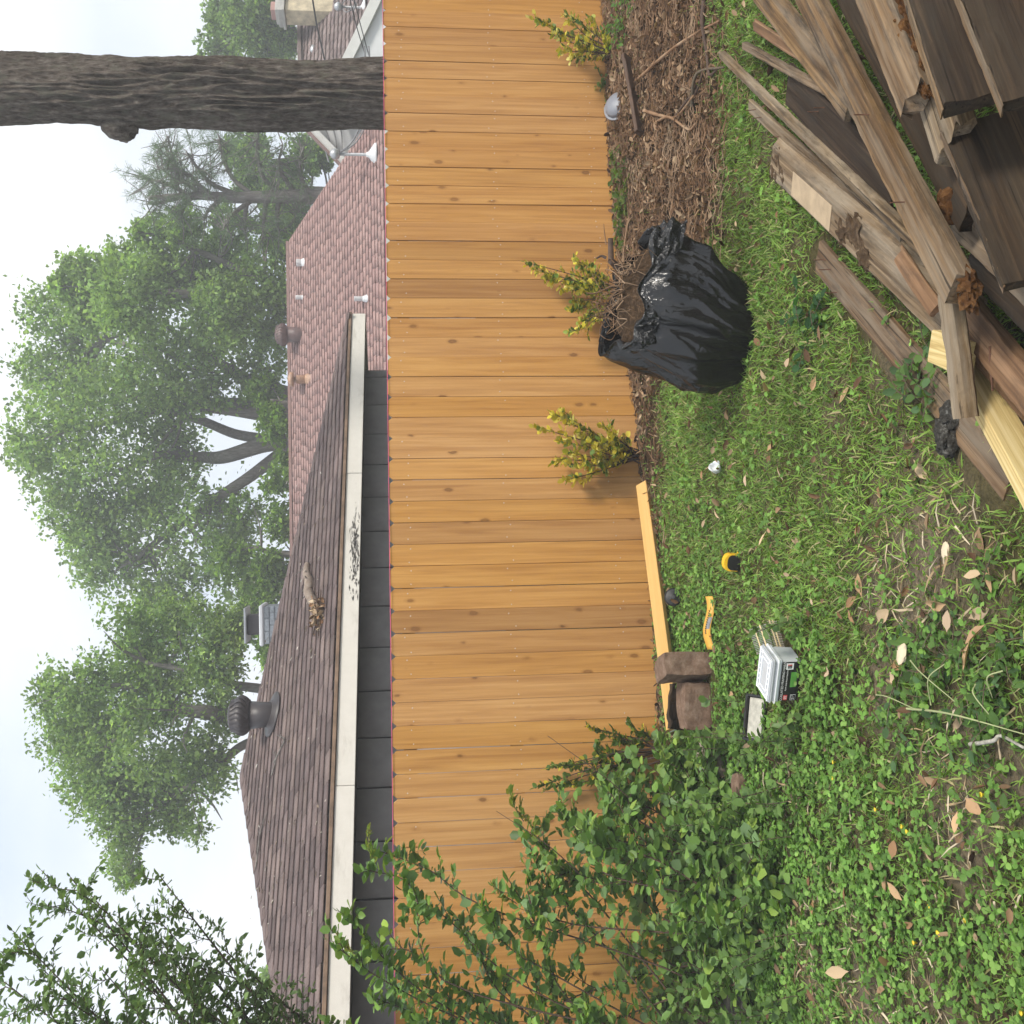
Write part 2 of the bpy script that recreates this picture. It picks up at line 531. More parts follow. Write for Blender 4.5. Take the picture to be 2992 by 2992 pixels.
# ------------------------------------------------------------------ ground
def poly_px(pts):
    return np.array([onZ(a, b)[:2] for a, b in pts])
def inside(poly, X, Y):
    r = np.zeros(X.shape, bool)
    n = len(poly)
    for i in range(n):
        x1, y1 = poly[i]; x2, y2 = poly[(i + 1) % n]
        cnd = ((y1 > Y) != (y2 > Y))
        xi = (x2 - x1) * (Y - y1) / (y2 - y1 + 1e-12) + x1
        r ^= cnd & (X < xi)
    return r
def wob(x, y, k=1.0, s=0.0):
    return (np.sin(3.1 * k * x + 1.7 * k * y + s) + np.sin(-2.3 * k * x + 4.1 * k * y + 2 * s + 1) + np.sin(5.9 * k * x + 0.6 * k * y + 3 * s) + np.sin(7.7 * k * y - 5.2 * k * x + s)) / 4
# leaf litter heaped in front of the fence, from the bag to the stump of the hedge
LIT_FRONT = poly_px([(2150, -900), (2135, 0), (2095, 200), (2120, 420), (2150, 640), (2165, 860), (2010, 1010)])
BARE = [(onZ(a, b)[:2], r, w) for a, b, r, w in [
    (2735, 1640, .30, .95), (2690, 1790, .22, .9), (2575, 1740, .22, .75), (2800, 1850, .22, .8), (2600, 1470, .16, .6), (2680, 1350, .18, .6), (2600, 2020, .24, .9), (2800, 2420, .26, .9), (2700, 2250, .16, .7),
    (2310, 2270, .22, .75), (2370, 2840, .32, .9), (2560, 2950, .34, .95), (2750, 2900, .20, .6), (2210, 1850, .15, .5), (2230, 1330, .14, .5), (2450, 1180, .13, .45), (2590, 1100, .15, .5), (2850, 2150, .20, .8), (2950, 2280, .22, .7), (2480, 2340, .14, .5)]]
def litter_mask(x, y):
    d, s = fdist(x, y), falong(x, y)
    w = 0.16 * wob(x, y, 1.4)
    lp = np.interp(s + w, [-9, -2.2, -1.2, 0.2, 1.2, 1.9, 2.25, 2.9, 3.6, 4.6, 6.0, 12], [.5, .65, .62, .60, .62, .85, 2.35, 2.55, 2.6, 2.75, 2.9, 3.0])
    return 1 / (1 + np.exp((d - lp - w) * 9))
def bare_mask(x, y):
    b = np.zeros(np.shape(x))
    for (c, r, w) in BARE:
        q = ((x - c[0]) ** 2 + (y - c[1]) ** 2) / r ** 2
        b = np.maximum(b, w * np.exp(-q * (1 + 0.7 * wob(x, y, 3.0, c[0]))))
    b = np.maximum(b, 0.28 * (wob(x, y, 1.9, .7) > 0.42))
    return np.clip(b * .88, 0, 1)
def clover_mask(x, y):
    """broad-leaved weeds take over towards the bush"""
    return 1 / (1 + np.exp((x + 0.95 - 0.10 * (y - 4) + 0.5 * wob(x, y, 1.2)) * 3.2))
xs = np.concatenate([-np.geomspace(72, 6.3, 26), np.arange(-6, 7.5, 0.045), np.geomspace(7.8, 72, 26)])
ys = np.concatenate([-np.geomspace(18, 1.0, 16), np.arange(-0.5, 1.8, 0.25), np.arange(1.8, 9.2, 0.045), np.geomspace(9.5, 88, 26)])
GX, GY = np.meshgrid(xs, ys)
mid = (np.abs(GX) < 7) & (GY > 1.7) & (GY < 9.3)
GZ = gz(GX, GY)
lit = litter_mask(GX, GY)
rn = RNG.standard_normal(GX.shape)
GZ = np.where(mid, GZ + 0.006 * rn * (0.35 + lit), GZ)
behind = fdist(GX, GY) < -0.05
thatch = np.array([0.085, 0.075, 0.032]); soilc = np.array([0.105, 0.075, 0.050]); brown = np.array([0.07, 0.043, 0.024]); dry = np.array([0.23, 0.185, 0.135])
b = bare_mask(GX, GY)
gc = thatch[None, None] * (1 - b[..., None]) + dry[None, None] * b[..., None]
gc = gc * (1 - lit[..., None]) + brown[None, None] * lit[..., None]
tr = np.exp(-((fdist(GX, GY) - 0.1) / 0.2) ** 2)[..., None]
gc = gc * (1 - tr) + soilc[None, None] * 0.75 * tr
gc[behind] = [0.09, 0.1, 0.04]
ny, nx = GX.shape
ii = (np.arange(ny - 1)[:, None] * nx + np.arange(nx - 1)[None, :]).ravel()
me = mesh_np('ground', np.stack([GX, GY, GZ], -1).reshape(-1, 3), np.stack([ii, ii + 1, ii + nx + 1, ii + nx], -1), gc.reshape(-1, 3), smooth=True)
tag(link('ground', me, 'soil'), 'brown soil of the back yard under grass, weeds and leaf litter', None, None, 'structure')

# ------------------------------------------------------------------ fence
PITCHP = 0.1585
fence = empty('wooden_fence', FP, 'new honey coloured pine privacy fence of upright dog eared pickets', 'fence')
S0 = 0.078
rs = random.Random(5)
nails = []
def fpos(s, off, z):
    return FP + FD * s + FN * off + np.array([0, 0, z])
for i in range(-38, 62):
    s = S0 + (i + 0.5) * PITCHP
    w = PITCHP - rs.uniform(0.0014, 0.0044)
    top = 1.822 + rs.uniform(-.003, .003) + 0.004 * max(0, -s) / 3
    bot = -0.10
    ear = 0.030
    th = 0.016
    bm = bmesh.new()
    pr = [(-w / 2, bot), (w / 2, bot), (w / 2, top - ear), (w / 2 - ear * .85, top), (-w / 2 + ear * .85, top), (-w / 2, top - ear)]
    fr = [bm.verts.new((a, -th / 2, b)) for a, b in pr]
    bk = [bm.verts.new((a, th / 2, b)) for a, b in pr]
    bm.faces.new(fr); bm.faces.new(bk[::-1])
    for k in range(6):
        bm.faces.new((fr[k], bk[k], bk[(k + 1) % 6], fr[(k + 1) % 6]))
    me = bm_mesh('picket', bm, bevel=0.0015)
    off = rs.uniform(-.0045, .0045)
    o = link('picket', me, 'fence_wood', fence, tuple(fpos(s, off, 0)))
    o.rotation_euler = (rs.gauss(0, .0012), rs.gauss(0, .0008), FA + rs.gauss(0, .012))
    if -2.9 < s < 6.4:
        for hz in (0.19, 0.97, 1.70):
            for q in (-1, 1):
                nails.append(fpos(s + q * (w * .5 - .03) + rs.uniform(-.008, .008), off + th / 2 + .0012, hz + rs.uniform(-.03, .03)))
# nail heads are a few pixels each: one part
V, Q = [], []
for k, p in enumerate(nails):
    r = 0.0042
    for a in range(6):
        V.append(p + FD * r * math.cos(a * PI / 3) + np.array([0, 0, r * math.sin(a * PI / 3)]) + FN * 0.001)
    Q.append(tuple(k * 6 + a for a in range(6)))
tag(link('nail_heads', mesh_np('nail_heads', V, np.array(Q)), 'nail_zinc', fence), kind='stuff')
for hz in (0.19, 0.97, 1.70):
    bm = box_bm(16.0, 0.038, 0.089)
    o = link('rail', bm_mesh('rail', bm, bevel=.002), 'fence_wood', fence, tuple(fpos(1.8, -0.034, hz)))
    o.rotation_euler = (0, 0, FA)
for k in range(-2, 5):
    bm = box_bm(0.089, 0.089, 1.95)
    o = link('post', bm_mesh('post', bm, bevel=.003), 'fence_wood', fence, tuple(fpos(0.9 + k * 2.4, -0.105, 0.78)))
    o.rotation_euler = (0, 0, FA)
P = [fpos(s, 0.016, 1.826 + 0.004 * max(0, -s) / 3 - 0.0018 * (1 - ((s - 1.8) / 6) ** 2)) for s in np.linspace(-4.5, 8, 26)]
tag(link('string_line', tube_mesh('string_line', [(P, [0.0022] * 26)], 5), 'pink_string'), 'thin pink mason string stretched along the picket tops', 'string')

# ------------------------------------------------------------------ shingles
def shingle_boxes(BL, BR, TL, TR, n, tab, pal, rng, lift=0.012, th=0.008, ragged=0.006, jit=0.12, col_bias=None):
    """rows of tabs on a roof plane; a list of (8 verts, colour, centre)"""
    BL, BR, TL, TR = (np.asarray(q, float) for q in (BL, BR, TL, TR))
    nrm = np.cross(BR - BL, TL - BL)
    if np.linalg.norm(nrm) < 1e-6:
        nrm = np.cross(BR - BL, TR - BL)
    nrm /= np.linalg.norm(nrm)
    if nrm[2] < 0:
        nrm = -nrm
    e = (BR - BL) / np.linalg.norm(BR - BL)
    out = []
    for i in range(n):
        a, b = i / n, min((i + 1.12) / n, 1.0)
        L0, R0 = BL + (TL - BL) * a, BR + (TR - BR) * a
        L1, R1 = BL + (TL - BL) * b, BR + (TR - BR) * b
        l0, r0 = (L0 - BL) @ e, (R0 - BL) @ e
        l1, r1 = (L1 - BL) @ e, (R1 - BL) @ e
        base0 = L0 - e * l0; base1 = L1 - e * l1
        x = math.floor(l0 / tab) * tab - (i % 2) * tab * 0.5 - (i % 3) * tab * .17
        while x < r0:
            w = tab * rng.uniform(.92, 1.08)
            xa, xb = max(x, l0), min(x + w, r0)
            if xb - xa > 0.02:
                ua, ub = max(min(xa, r1), l1), max(min(xb, r1), l1)
                if ub - ua < 0.01:
                    ub = ua + 0.01
                dz = rng.uniform(-ragged, ragged)
                sl = (base1 - base0) / np.linalg.norm(base1 - base0)
                q = [base0 + e * xa + sl * dz + nrm * lift, base0 + e * (xb - 0.006) + sl * (dz + rng.uniform(-ragged, ragged) * .5) + nrm * lift, base1 + e * (ub - 0.003) + nrm * 0.003, base1 + e * ua + nrm * 0.003]
                q = q + [p - nrm * th for p in q]
                c = np.array(pal[rng.integers(len(pal))]) * (1 + jit * rng.standard_normal())
                out.append((np.array(q), np.clip(c, .01, .9), (q[0] + q[2]) / 2))
            x += w
    return out
BOXF = np.array([(0, 1, 2, 3), (7, 6, 5, 4), (0, 4, 5, 1), (1, 5, 6, 2), (2, 6, 7, 3), (3, 7, 4, 0)])
def boxes_mesh(name, lst):
    V = np.concatenate([b[0] for b in lst])
    C = np.concatenate([np.tile(b[1], (8, 1)) for b in lst])
    Fc = (BOXF[None] + (np.arange(len(lst)) * 8)[:, None, None]).reshape(-1, 4)
    return mesh_np(name, V, Fc, C)
def slab(name, pts, down, mat, parent):
    """a polygon with thickness"""
    P = [np.asarray(p, float) for p in pts]
    n = len(P)
    V = P + [p + np.asarray(down) for p in P]
    Fc = [tuple(range(n)), tuple(range(2 * n - 1, n - 1, -1))] + [(k, k + n, (k + 1) % n + n, (k + 1) % n) for k in range(n)]
    me = bpy.data.meshes.new(name)
    me.from_pydata([tuple(v) for v in V], [], Fc)
    me.update()
    bm = bmesh.new(); bm.from_mesh(me); bmesh.ops.recalc_face_normals(bm, faces=bm.faces[:]); bm.to_mesh(me); bm.free()
    return link(name, me, mat, parent)
def beam(name, a, b, w, h, mat, parent, up=(0, 0, 1), wd=None, bev=0.003):
    """a straight board from a to b: w across (horizontal), h along up"""
    a, b = np.asarray(a, float), np.asarray(b, float)
    d = b - a; L = np.linalg.norm(d); d = d / L
    u = np.asarray(up, float); u = u - d * (u @ d); u /= np.linalg.norm(u)
    s = np.cross(u, d)
    bm = box_bm(L, w, h)
    me = bm_mesh(name, bm, bevel=bev)
    o = link(name, me, mat, parent, tuple((a + b) / 2))
    o.rotation_euler = Matrix(((d[0], s[0], u[0]), (d[1], s[1], u[1]), (d[2], s[2], u[2]))).to_euler()
    return o
Z3 = np.array([0, 0, 1.0])

# ------------------------------------------------------------------ the near neighbour: low dark house with a hip roof
he = np.array([.757, .653, 0]); hn = np.array([-.653, .757, 0])      # along the eave; away from the yard
HO = np.array([-4.0, 8.0, 0.0])
EZ = 2.40                                                            # top of the fascia
tL, tR = -1.30, 8.80
def hp(t, d, z):
    return HO + he * t + hn * d + Z3 * z
dark = empty('dark_house', hp(4, 3, 0), 'low charcoal sided house with brown hip roof and white fascia behind the fence', 'house')
APEX = hp(3.74, 3.05, 3.77)
cL, cR = hp(tL, 0, EZ + .03), hp(tR, 0, EZ + .03)
bL, bR = hp(tL, 6.1, EZ + .03), hp(tR, 6.1, EZ + .03)
V = [cL, cR, bR, bL, APEX]
V = V + [v - Z3 * .03 for v in V]
me = bpy.data.meshes.new('roof')
me.from_pydata([tuple(v) for v in V], [], [(0, 1, 4), (1, 2, 4), (2, 3, 4), (3, 0, 4), (6, 5, 9), (7, 6, 9), (8, 7, 9), (5, 8, 9), (0, 5, 6, 1), (1, 6, 7, 2), (2, 7, 8, 3), (3, 8, 5, 0)])
me.update()
plain('roof_felt', (0.10, 0.078, 0.072), 0.9)
droof = link('roof', me, 'roof_felt', dark)
rg = np.random.default_rng(3)
DPAL = [(0.150, 0.112, 0.105), (0.165, 0.125, 0.118), (0.135, 0.102, 0.098), (0.18, 0.137, 0.125)]
front = shingle_boxes(cL - hn * .02, cR - hn * .02, APEX, APEX, 22, 0.31, DPAL, rg, lift=0.018, th=.012, ragged=.016, jit=.13)
front.sort(key=lambda q: np.linalg.norm(q[2] - CAM))
for q in front[:300]:
    link('shingle', boxes_mesh('shingle', [q]), 'shingle', droof)
rest = front[300:] + shingle_boxes(cR, bR, APEX, APEX, 20, 0.33, DPAL, rg, lift=0.016, th=.012)
rest += shingle_boxes(bL, cL, APEX, APEX, 20, 0.33, DPAL, rg, lift=0.016, th=.012)
tag(link('shingle_rows', boxes_mesh('shingle_rows', rest), 'shingle', droof), kind='stuff')
for A_, B_ in ((cL, APEX), (cR, APEX)):       # cap tiles on the hips
    n = 22
    for k in range(n):
        a, b2 = A_ + (B_ - A_) * k / n, A_ + (B_ - A_) * min((k + 1.15) / n, 1)
        d = (b2 - a) / np.linalg.norm(b2 - a)
        sd = np.cross(d, Z3); sd /= np.linalg.norm(sd)
        up = np.cross(sd, d)
        q = []
        for (pt, lf) in ((a, .026), (b2, .016)):
            q += [pt + sd * .11 + up * (lf - .045), pt + up * lf, pt - sd * .11 + up * (lf - .045)]
        V = np.array(q + [v - up * .01 for v in q])
        c = np.array(DPAL[k % 4]) * rg.uniform(.85, 1.1)
        link('ridge_cap', mesh_np('ridge_cap', V, np.array([(0, 1, 4, 3), (1, 2, 5, 4), (9, 10, 7, 6), (10, 11, 8, 7), (0, 6, 7, 1), (1, 7, 8, 2), (0, 3, 9, 6), (2, 8, 11, 5), (3, 4, 10, 9), (4, 5, 11, 10)]), np.tile(c, (12, 1))), 'shingle', droof)
# eave: drip edge, fascia in three lengths, soffit
beam('drip_edge', hp(tL - .01, -.022, EZ + .005), hp(tR + .01, -.022, EZ + .005), .03, .035, 'drip_rust', dark, bev=.004)
for a, b2, j in ((tL, 2.05, 0), (2.056, 5.9, .003), (5.906, tR, 0)):
    beam('fascia', hp(a, -.004 + j, EZ - .105), hp(b2, -.004 + j, EZ - .105), .022, .175, 'white_trim', dark)
beam('fascia', hp(tR, .01, EZ - .105), hp(tR, 6.1, EZ - .105), .022, .175, 'white_trim', dark)
beam('fascia', hp(tL, .01, EZ - .105), hp(tL, 6.1, EZ - .105), .022, .175, 'white_trim', dark)
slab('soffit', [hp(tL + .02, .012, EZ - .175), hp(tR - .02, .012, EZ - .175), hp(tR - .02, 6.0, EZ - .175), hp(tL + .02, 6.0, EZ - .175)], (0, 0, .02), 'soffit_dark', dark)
wall = slab('wall', [hp(tL + .5, .50, 0), hp(tR - .55, .50, 0), hp(tR - .55, 5.6, 0), hp(tL + .5, 5.6, 0)], (0, 0, EZ - .18), 'siding_gap_shade', dark)
edges = [tR - .553, tR - .70] + [tR - .70 - .53 * k for k in range(1, 17)]
edges = [q for q in edges if q > tL + .5] + [tL + .5]
for k in range(len(edges) - 1):
    a, b2 = edges[k + 1], edges[k]
    # boards stop short of each other; the near-black wall behind paints the seam shadow
    q = [hp(a, .478 - .006 * (k % 2), 0), hp(b2 - .024, .474, 0), hp(b2 - .024, .499, 0), hp(a, .499, 0)]
    V = np.array(q + [p + Z3 * (EZ - .182) for p in q])
    link('siding_board', mesh_np('siding_board', V, np.array([(0, 1, 5, 4), (1, 2, 6, 5), (2, 3, 7, 6), (3, 0, 4, 7), (3, 2, 1, 0), (4, 5, 6, 7)])), 'siding_dark', wall)
# mould streaks on the fascia where the gutter leaked
rgm = random.Random(9)
V, Q = [], []
for k in range(240):
    tt = 4.75 + rgm.gauss(0, .26); zz = EZ - .135 + rgm.gauss(0, .028)
    if not (EZ - .19 < zz < EZ - .03): continue
    l, h = rgm.uniform(.01, .10), rgm.uniform(.001, .005)
    n = len(V)
    V += [hp(tt - l / 2, -.0165, zz), hp(tt, -.0165, zz - h), hp(tt + l / 2, -.0165, zz + rgm.uniform(-h, h)), hp(tt, -.0165, zz + h)]
    Q.append((n, n + 1, n + 2, n + 3))
tag(link('mould_stain', mesh_np('mould_stain', V, np.array(Q)), 'mould_stain', dark), kind='stuff')

def turbine(parent, base, r, mat, lean=0.0, name='roof_turbine', h=1.0):
    """whirlybird vent: neck and a pumpkin head of curved fins"""
    R_ = r
    neck = link(name, lathe('turbine_neck', [(R_ * .74, -.30), (R_ * .72, .10 * h + .0), (R_ * .80, .42 * h * R_ / .3)], 24), mat, parent, tuple(base))
    top = base + Z3 * (.42 * h * R_ / .3)
    hh = R_ * 1.15
    nf = 20
    V, Q = [], []
    for k in range(nf):
        a0 = 2 * PI * k / nf
        for j in range(8):
            u = j / 7
            rr = R_ * (0.80 + 0.30 * math.sin(PI * min(u * 1.15 + .08, 1))) if u < .8 else R_ * (1.02 - (u - .8) * 2.6)
            zz = hh * u
            tw = 0.35 * math.sin(PI * u)
            for dq, ro in ((0.0, 1.0), (2 * PI / nf * .62, 1.05), (2 * PI / nf * 1.02, .93)):
                a = a0 + tw + dq
                V.append((rr * ro * math.cos(a), rr * ro * math.sin(a), zz))
        b0 = k * 24
        for j in range(7):
            for c in range(2):
                Q.append((b0 + j * 3 + c, b0 + j * 3 + c + 1, b0 + (j + 1) * 3 + c + 1, b0 + (j + 1) * 3 + c))
    px = np.array(parent_world(neck))
    o = link('turbine_head', mesh_np('turbine_head', V, np.array(Q), smooth=False), mat, neck, tuple(top))
    link('turbine_cap', lathe('turbine_cap', [(R_ * .84, hh * .80), (R_ * .62, hh * .93), (R_ * .2, hh * 1.0), (.03, hh * 1.0), (.025, hh * 1.06)], 20), mat, neck, tuple(top))
    link('turbine_collar', lathe('turbine_collar', [(R_ * .82, -.012), (R_ * .90, -.006), (R_ * .90, .02), (R_ * .8, .03)], 24), mat, neck, tuple(top))
    for k in range(8):
        pass
    return neck
nF = np.cross(cR - cL, APEX - cL); nF /= np.linalg.norm(nF)
if nF[2] < 0: nF = -nF
def on_roof(x, y, up=.02):
    r = ray(x, y)
    return CAM + r * (((cL - CAM) @ nF) / (r @ nF)) + nF * up
tb = on_roof(803, 2088)
tn = turbine(dark, tb, 0.20, 'turbine_dark', h=.95)
fl_ = link('flashing', lathe('flashing', [(.26, -.004), (.26, .006), (.17, .016), (.15, .05)], 24), 'turbine_dark', tn, tuple(tb + nF * .01))
fl_.rotation_euler = Vector(nF).to_track_quat('Z', 'Y').to_euler()

# ------------------------------------------------------------------ the far neighbour: long pink shingled hip roof
PY, PR = 24.0, 29.0
def at_z(u_px, z, y):
    """point at depth y and height z in the photograph's row u"""
    r = ray(1150, u_px)
    return np.array([CAM[0] + r[0] * y / r[1], y, z])
EPZ, RPZ = 2.12, 4.84
pink = empty('pink_roof_house', (3, 26, 0), 'long house with faded pink shingled hip roof and white gutter', 'house')
eR, eL = at_z(296, EPZ, PY), np.array([-14, PY - .6, EPZ])
rR, rL = at_z(712, RPZ, PR), np.array([-9, PR - .6, RPZ])
kR, kL = np.array([eR[0] - .4, PY + 10, EPZ]), np.array([-14, PY + 9.4, EPZ])
me = bpy.data.meshes.new('roof')
me.from_pydata([tuple(q) for q in (eL, eR, rR, rL, kR, kL)], [], [(0, 1, 2, 3), (1, 4, 2), (4, 5, 3, 2), (5, 0, 3)])
me.update()
plain('pink_felt', (0.30, 0.19, 0.17), 0.9)
proof = link('roof', me, 'pink_felt', pink)
PPAL = [(0.335, 0.215, 0.195), (0.355, 0.232, 0.21), (0.315, 0.20, 0.184), (0.34, 0.222, 0.203)]
sh = shingle_boxes(eL, eR, rL, rR, 35, .34, PPAL, rg, lift=.026, th=.016, ragged=.016, jit=.05) + shingle_boxes(eR, kR, rR, rR, 35, .34, PPAL, rg, lift=.032, th=.02, ragged=.022)
tag(link('shingle_rows', boxes_mesh('shingle_rows', sh), 'far_shingle', proof), kind='stuff')
beam('ridge_cap', rL + Z3 * .05, rR + Z3 * .05, .3, .08, 'pink_felt', proof)
beam('gutter', eL + np.array([0, -.10, -.07]), eR + np.array([0, -.10, -.07]), .12, .10, 'gutter_far', pink, bev=.01)
beam('fascia', eL + np.array([0, -.02, -.16]), eR + np.array([0, -.02, -.16]), .04, .20, 'white_trim_far', pink)
slab('wall', [np.array([-13, PY + .6, 0]), np.array([eR[0] - .7, PY + .6, 0]), np.array([eR[0] - .7, PY + 9, 0]), np.array([-13, PY + 9, 0])], (0, 0, EPZ - .1), 'white_paint', pink)
def pipe(parent, base, r, h, mat, cap=False, base_r=None, name='vent_pipe'):
    o = link(name, lathe(name, [(r, -.25), (r, h - .02), (r * 1.04, h - .01), (r * 1.04, h), (r * .6, h), (r * .6, h - .08)], 14), mat, parent, tuple(base))
    link('flashing', lathe('flashing', [((base_r or r * 2.4), -.10), ((base_r or r * 2.4), -.07), (r * 1.25, .06), (r * 1.1, .10)], 14), mat, o, tuple(base))
    if cap:
        link('cowl', lathe('cowl', [(r * .5, h - .02), (r * .5, h + .06), (r * 1.7, h + .07), (r * 1.6, h + .16), (r * .4, h + .22)], 14), mat, o, tuple(base))
    return o
def on_pink(x, y):
    r = ray(x, y)
    n = np.cross(eR - eL, rR - eR)
    return CAM + r * (((eL - CAM) @ n) / (r @ n))
for (x, y, r, h) in ((893, 768, .10, .24), (893, 869, .06, .26), (1072, 873, .06, .30)):
    pipe(pink, on_pink(x, y), r, h, 'pipe_white')
turbine(pink, on_pink(884, 978), .27, 'turbine_brown', h=1.1)
cp = on_pink(903, 1108)
pipe(pink, cp, .12, .34, 'pipe_copper', True)

# white gable wing of that house, half hidden by the big trunk, with its service mast
gx = lambda x, y, d: atD(x, y, d)
wing = empty('white_gable_wing', (9.6, 30, 0), 'white gable end with painted rake board beside the big trunk', 'house')
ga = [gx(1012, 490, 29.5), gx(860, 330, 29.5), gx(1012, 150, 29.5)]
gb = [np.array([ga[0][0], 29.5, 0]), np.array([ga[2][0], 29.5, 0])]
slab('gable_wall', [gb[0], gb[1], ga[2], ga[1], ga[0]], (0, .15, 0), 'white_paint', wing)
up = (ga[1] - ga[0]); up /= np.linalg.norm(up)
beam('rake_board', ga[0] - up * .45 + np.array([0, -.35, .02]), ga[1] + np.array([0, -.35, .05]), .05, .24, 'white_trim_far', wing, up=(0, 0, 1))
slab('roof', [ga[0] - up * .5 + np.array([0, -.42, .14]), ga[1] + np.array([0, -.42, .17]), ga[1] + np.array([0, -.1, .17]), ga[0] - up * .5 + np.array([0, -.1, .14])], (0, 0, .05), 'pink_felt', wing)
slab('soffit', [ga[0] - up * .5 + np.array([0, -.33, -.02]), ga[1] + np.array([0, -.33, 0]), ga[1] + np.array([0, -.01, 0]), ga[0] - up * .5 + np.array([0, -.01, -.02])], (0, 0, .03), 'gutter_far', wing)
# service mast
mast = empty('service_mast', on_pink(1090, 452), 'grey electric service mast with looping cables on the pink roof', 'utility mast')
mb = on_pink(1090, 452); mt = np.array([mb[0], mb[1], 0]) + Z3 * atD(985, 452, mb[1])[2]
link('mast', tube_mesh('mast', [([mb - Z3 * .1, mt], [.035, .035])], 10), 'galvanised', mast)
link('boot', lathe('boot', [(.30, -.10), (.28, -.05), (.07, .10), (.05, .16)], 16), 'pipe_white', mast, tuple(mb))
link('weather_head', lathe('weather_head', [(.05, -.06), (.11, -.04), (.13, .06), (.09, .14), (.02, .17)], 14), 'galvanised', mast, tuple(mt))
for k, (dx, hy) in enumerate(((1.5, 0), (1.45, -.12))):
    pts = [mt + np.array([0, -.05, -.02]), mt + np.array([.25, -.1, -.35 - .1 * k]), mt + np.array([.8, -.1, -.62 - .12 * k]), mt + np.array([1.3, -.2, -.75 - .1 * k]), mt + np.array([2.3, -.6, -.70 - .1 * k])]
    cp_ = curve_pts(pts, 8)
    link('cable', tube_mesh('cable', [(cp_, [.018] * len(cp_))], 6), 'cable_grey', mast)
for k in range(4):
    a = gx(960 + 13 * k, 470 - 8 * k, 29.3); b2 = gx(905 + 26 * k, 330, 29.3)
    cp_ = curve_pts([a, (a + b2) / 2 - Z3 * .06, b2], 6)
    link('service_wire', tube_mesh('service_wire', [(cp_, [.022] * len(cp_))], 5), 'cable_grey', mast)

# ------------------------------------------------------------------ third house at the right of the trunk: brown roof, white gable, chimney
brown = empty('brown_roof_house', (14, 30, 0), 'house with greyish brown roof, white rake and stubby chimney past the trunk', 'house')
D0, D1 = 27.0, 33.0
q = [gx(1110, -40, D0), gx(944, 300, D0), gx(884, 300, D1), gx(872, -200, D1), gx(1185, -200, D0)]
nq = np.cross(q[1] - q[4], q[3] - q[4])
rq = ray(884, 300); q[2] = CAM + rq * (((q[4] - CAM) @ nq) / (rq @ nq))
BPAL = [(0.215, 0.165, 0.155), (0.25, 0.195, 0.185), (0.19, 0.145, 0.14), (0.235, 0.185, 0.172)]
me = bpy.data.meshes.new('roof'); me.from_pydata([tuple(v) for v in (q[4], q[1], q[2], q[3])], [], [(0, 3, 2, 1)]); me.update()
plain('brown_felt', (0.18, 0.14, 0.13), 0.9)
broof = link('roof', me, 'brown_felt', brown)
def shingles_plane(q0, q1, q2, q3, n):
    return shingle_boxes(q0, q1, q3, q2, n, .34, BPAL, rg, lift=.05, th=.035, ragged=.025)
# courses run level: cut the sloping plane into level rows from the rake upwards
nrm = np.cross(q[1] - q[4], q[2] - q[4]); nrm /= np.linalg.norm(nrm)
if nrm[2] < 0: nrm = -nrm
lev = np.cross(Z3, nrm); lev /= np.linalg.norm(lev)
if lev[0] < 0: lev = -lev
sl = np.cross(nrm, lev)
if sl[2] < 0: sl = -sl
def line_at(k):
    """ends of the level line k metres up the slope from the lowest corner"""
    pts = [q[4], q[1], q[2], q[3]]
    tt = [(p - q[4]) @ sl for p in pts]; uu = [(p - q[4]) @ lev for p in pts]
    xs_ = []
    for i in range(4):
        j = (i + 1) % 4
        if (tt[i] - k) * (tt[j] - k) <= 0 and abs(tt[i] - tt[j]) > 1e-6:
            w = (k - tt[i]) / (tt[j] - tt[i]); xs_.append(uu[i] + w * (uu[j] - uu[i]))
    return (min(xs_), max(xs_)) if len(xs_) >= 2 else None
tabs = []
kmax = max((p - q[4]) @ sl for p in q)
kk = .02
while kk < kmax - .2:
    r_ = line_at(kk)
    if r_ and r_[1] - r_[0] > .1:
        A0 = q[4] + sl * kk + lev * r_[0]; A1 = q[4] + sl * kk + lev * r_[1]
        tabs += shingle_boxes(A0, A1, A0 + sl * .2, A1 + sl * .2, 1, .34, BPAL, rg, lift=.05, th=.03, ragged=.02)
    kk += .165
tag(link('shingle_rows', boxes_mesh('shingle_rows', tabs), 'far_shingle', broof), kind='stuff')
rb0, rb1 = q[4], q[1]
beam('rake_board', rb0 + np.array([0, -.06, -.10]), rb1 + np.array([0, -.06, -.10]), .05, .26, 'white_trim_far', brown)
slab('gable_wall', [np.array([q[1][0], D0 + .05, 0]), np.array([q[4][0], D0 + .05, 0]), q[4] + np.array([0, .05, -.06]), q[1] + np.array([0, .05, -.06])], (0, .3, 0), 'white_paint', brown)
beam('ridge_cap', q[2] + Z3 * .04, q[3] + Z3 * .04, .35, .10, 'brown_felt', brown)
# a second, higher gable behind
q2 = [gx(898, 165, 33.5), gx(872, 190, 33.5), gx(872, -200, 33.5), gx(898, -200, 33.5)]
s2 = [gx(900, 215, 33.2), gx(874, 160, 33.2)]
beam('rake_board', s2[0], s2[1], .06, .22, 'white_trim_far', brown)
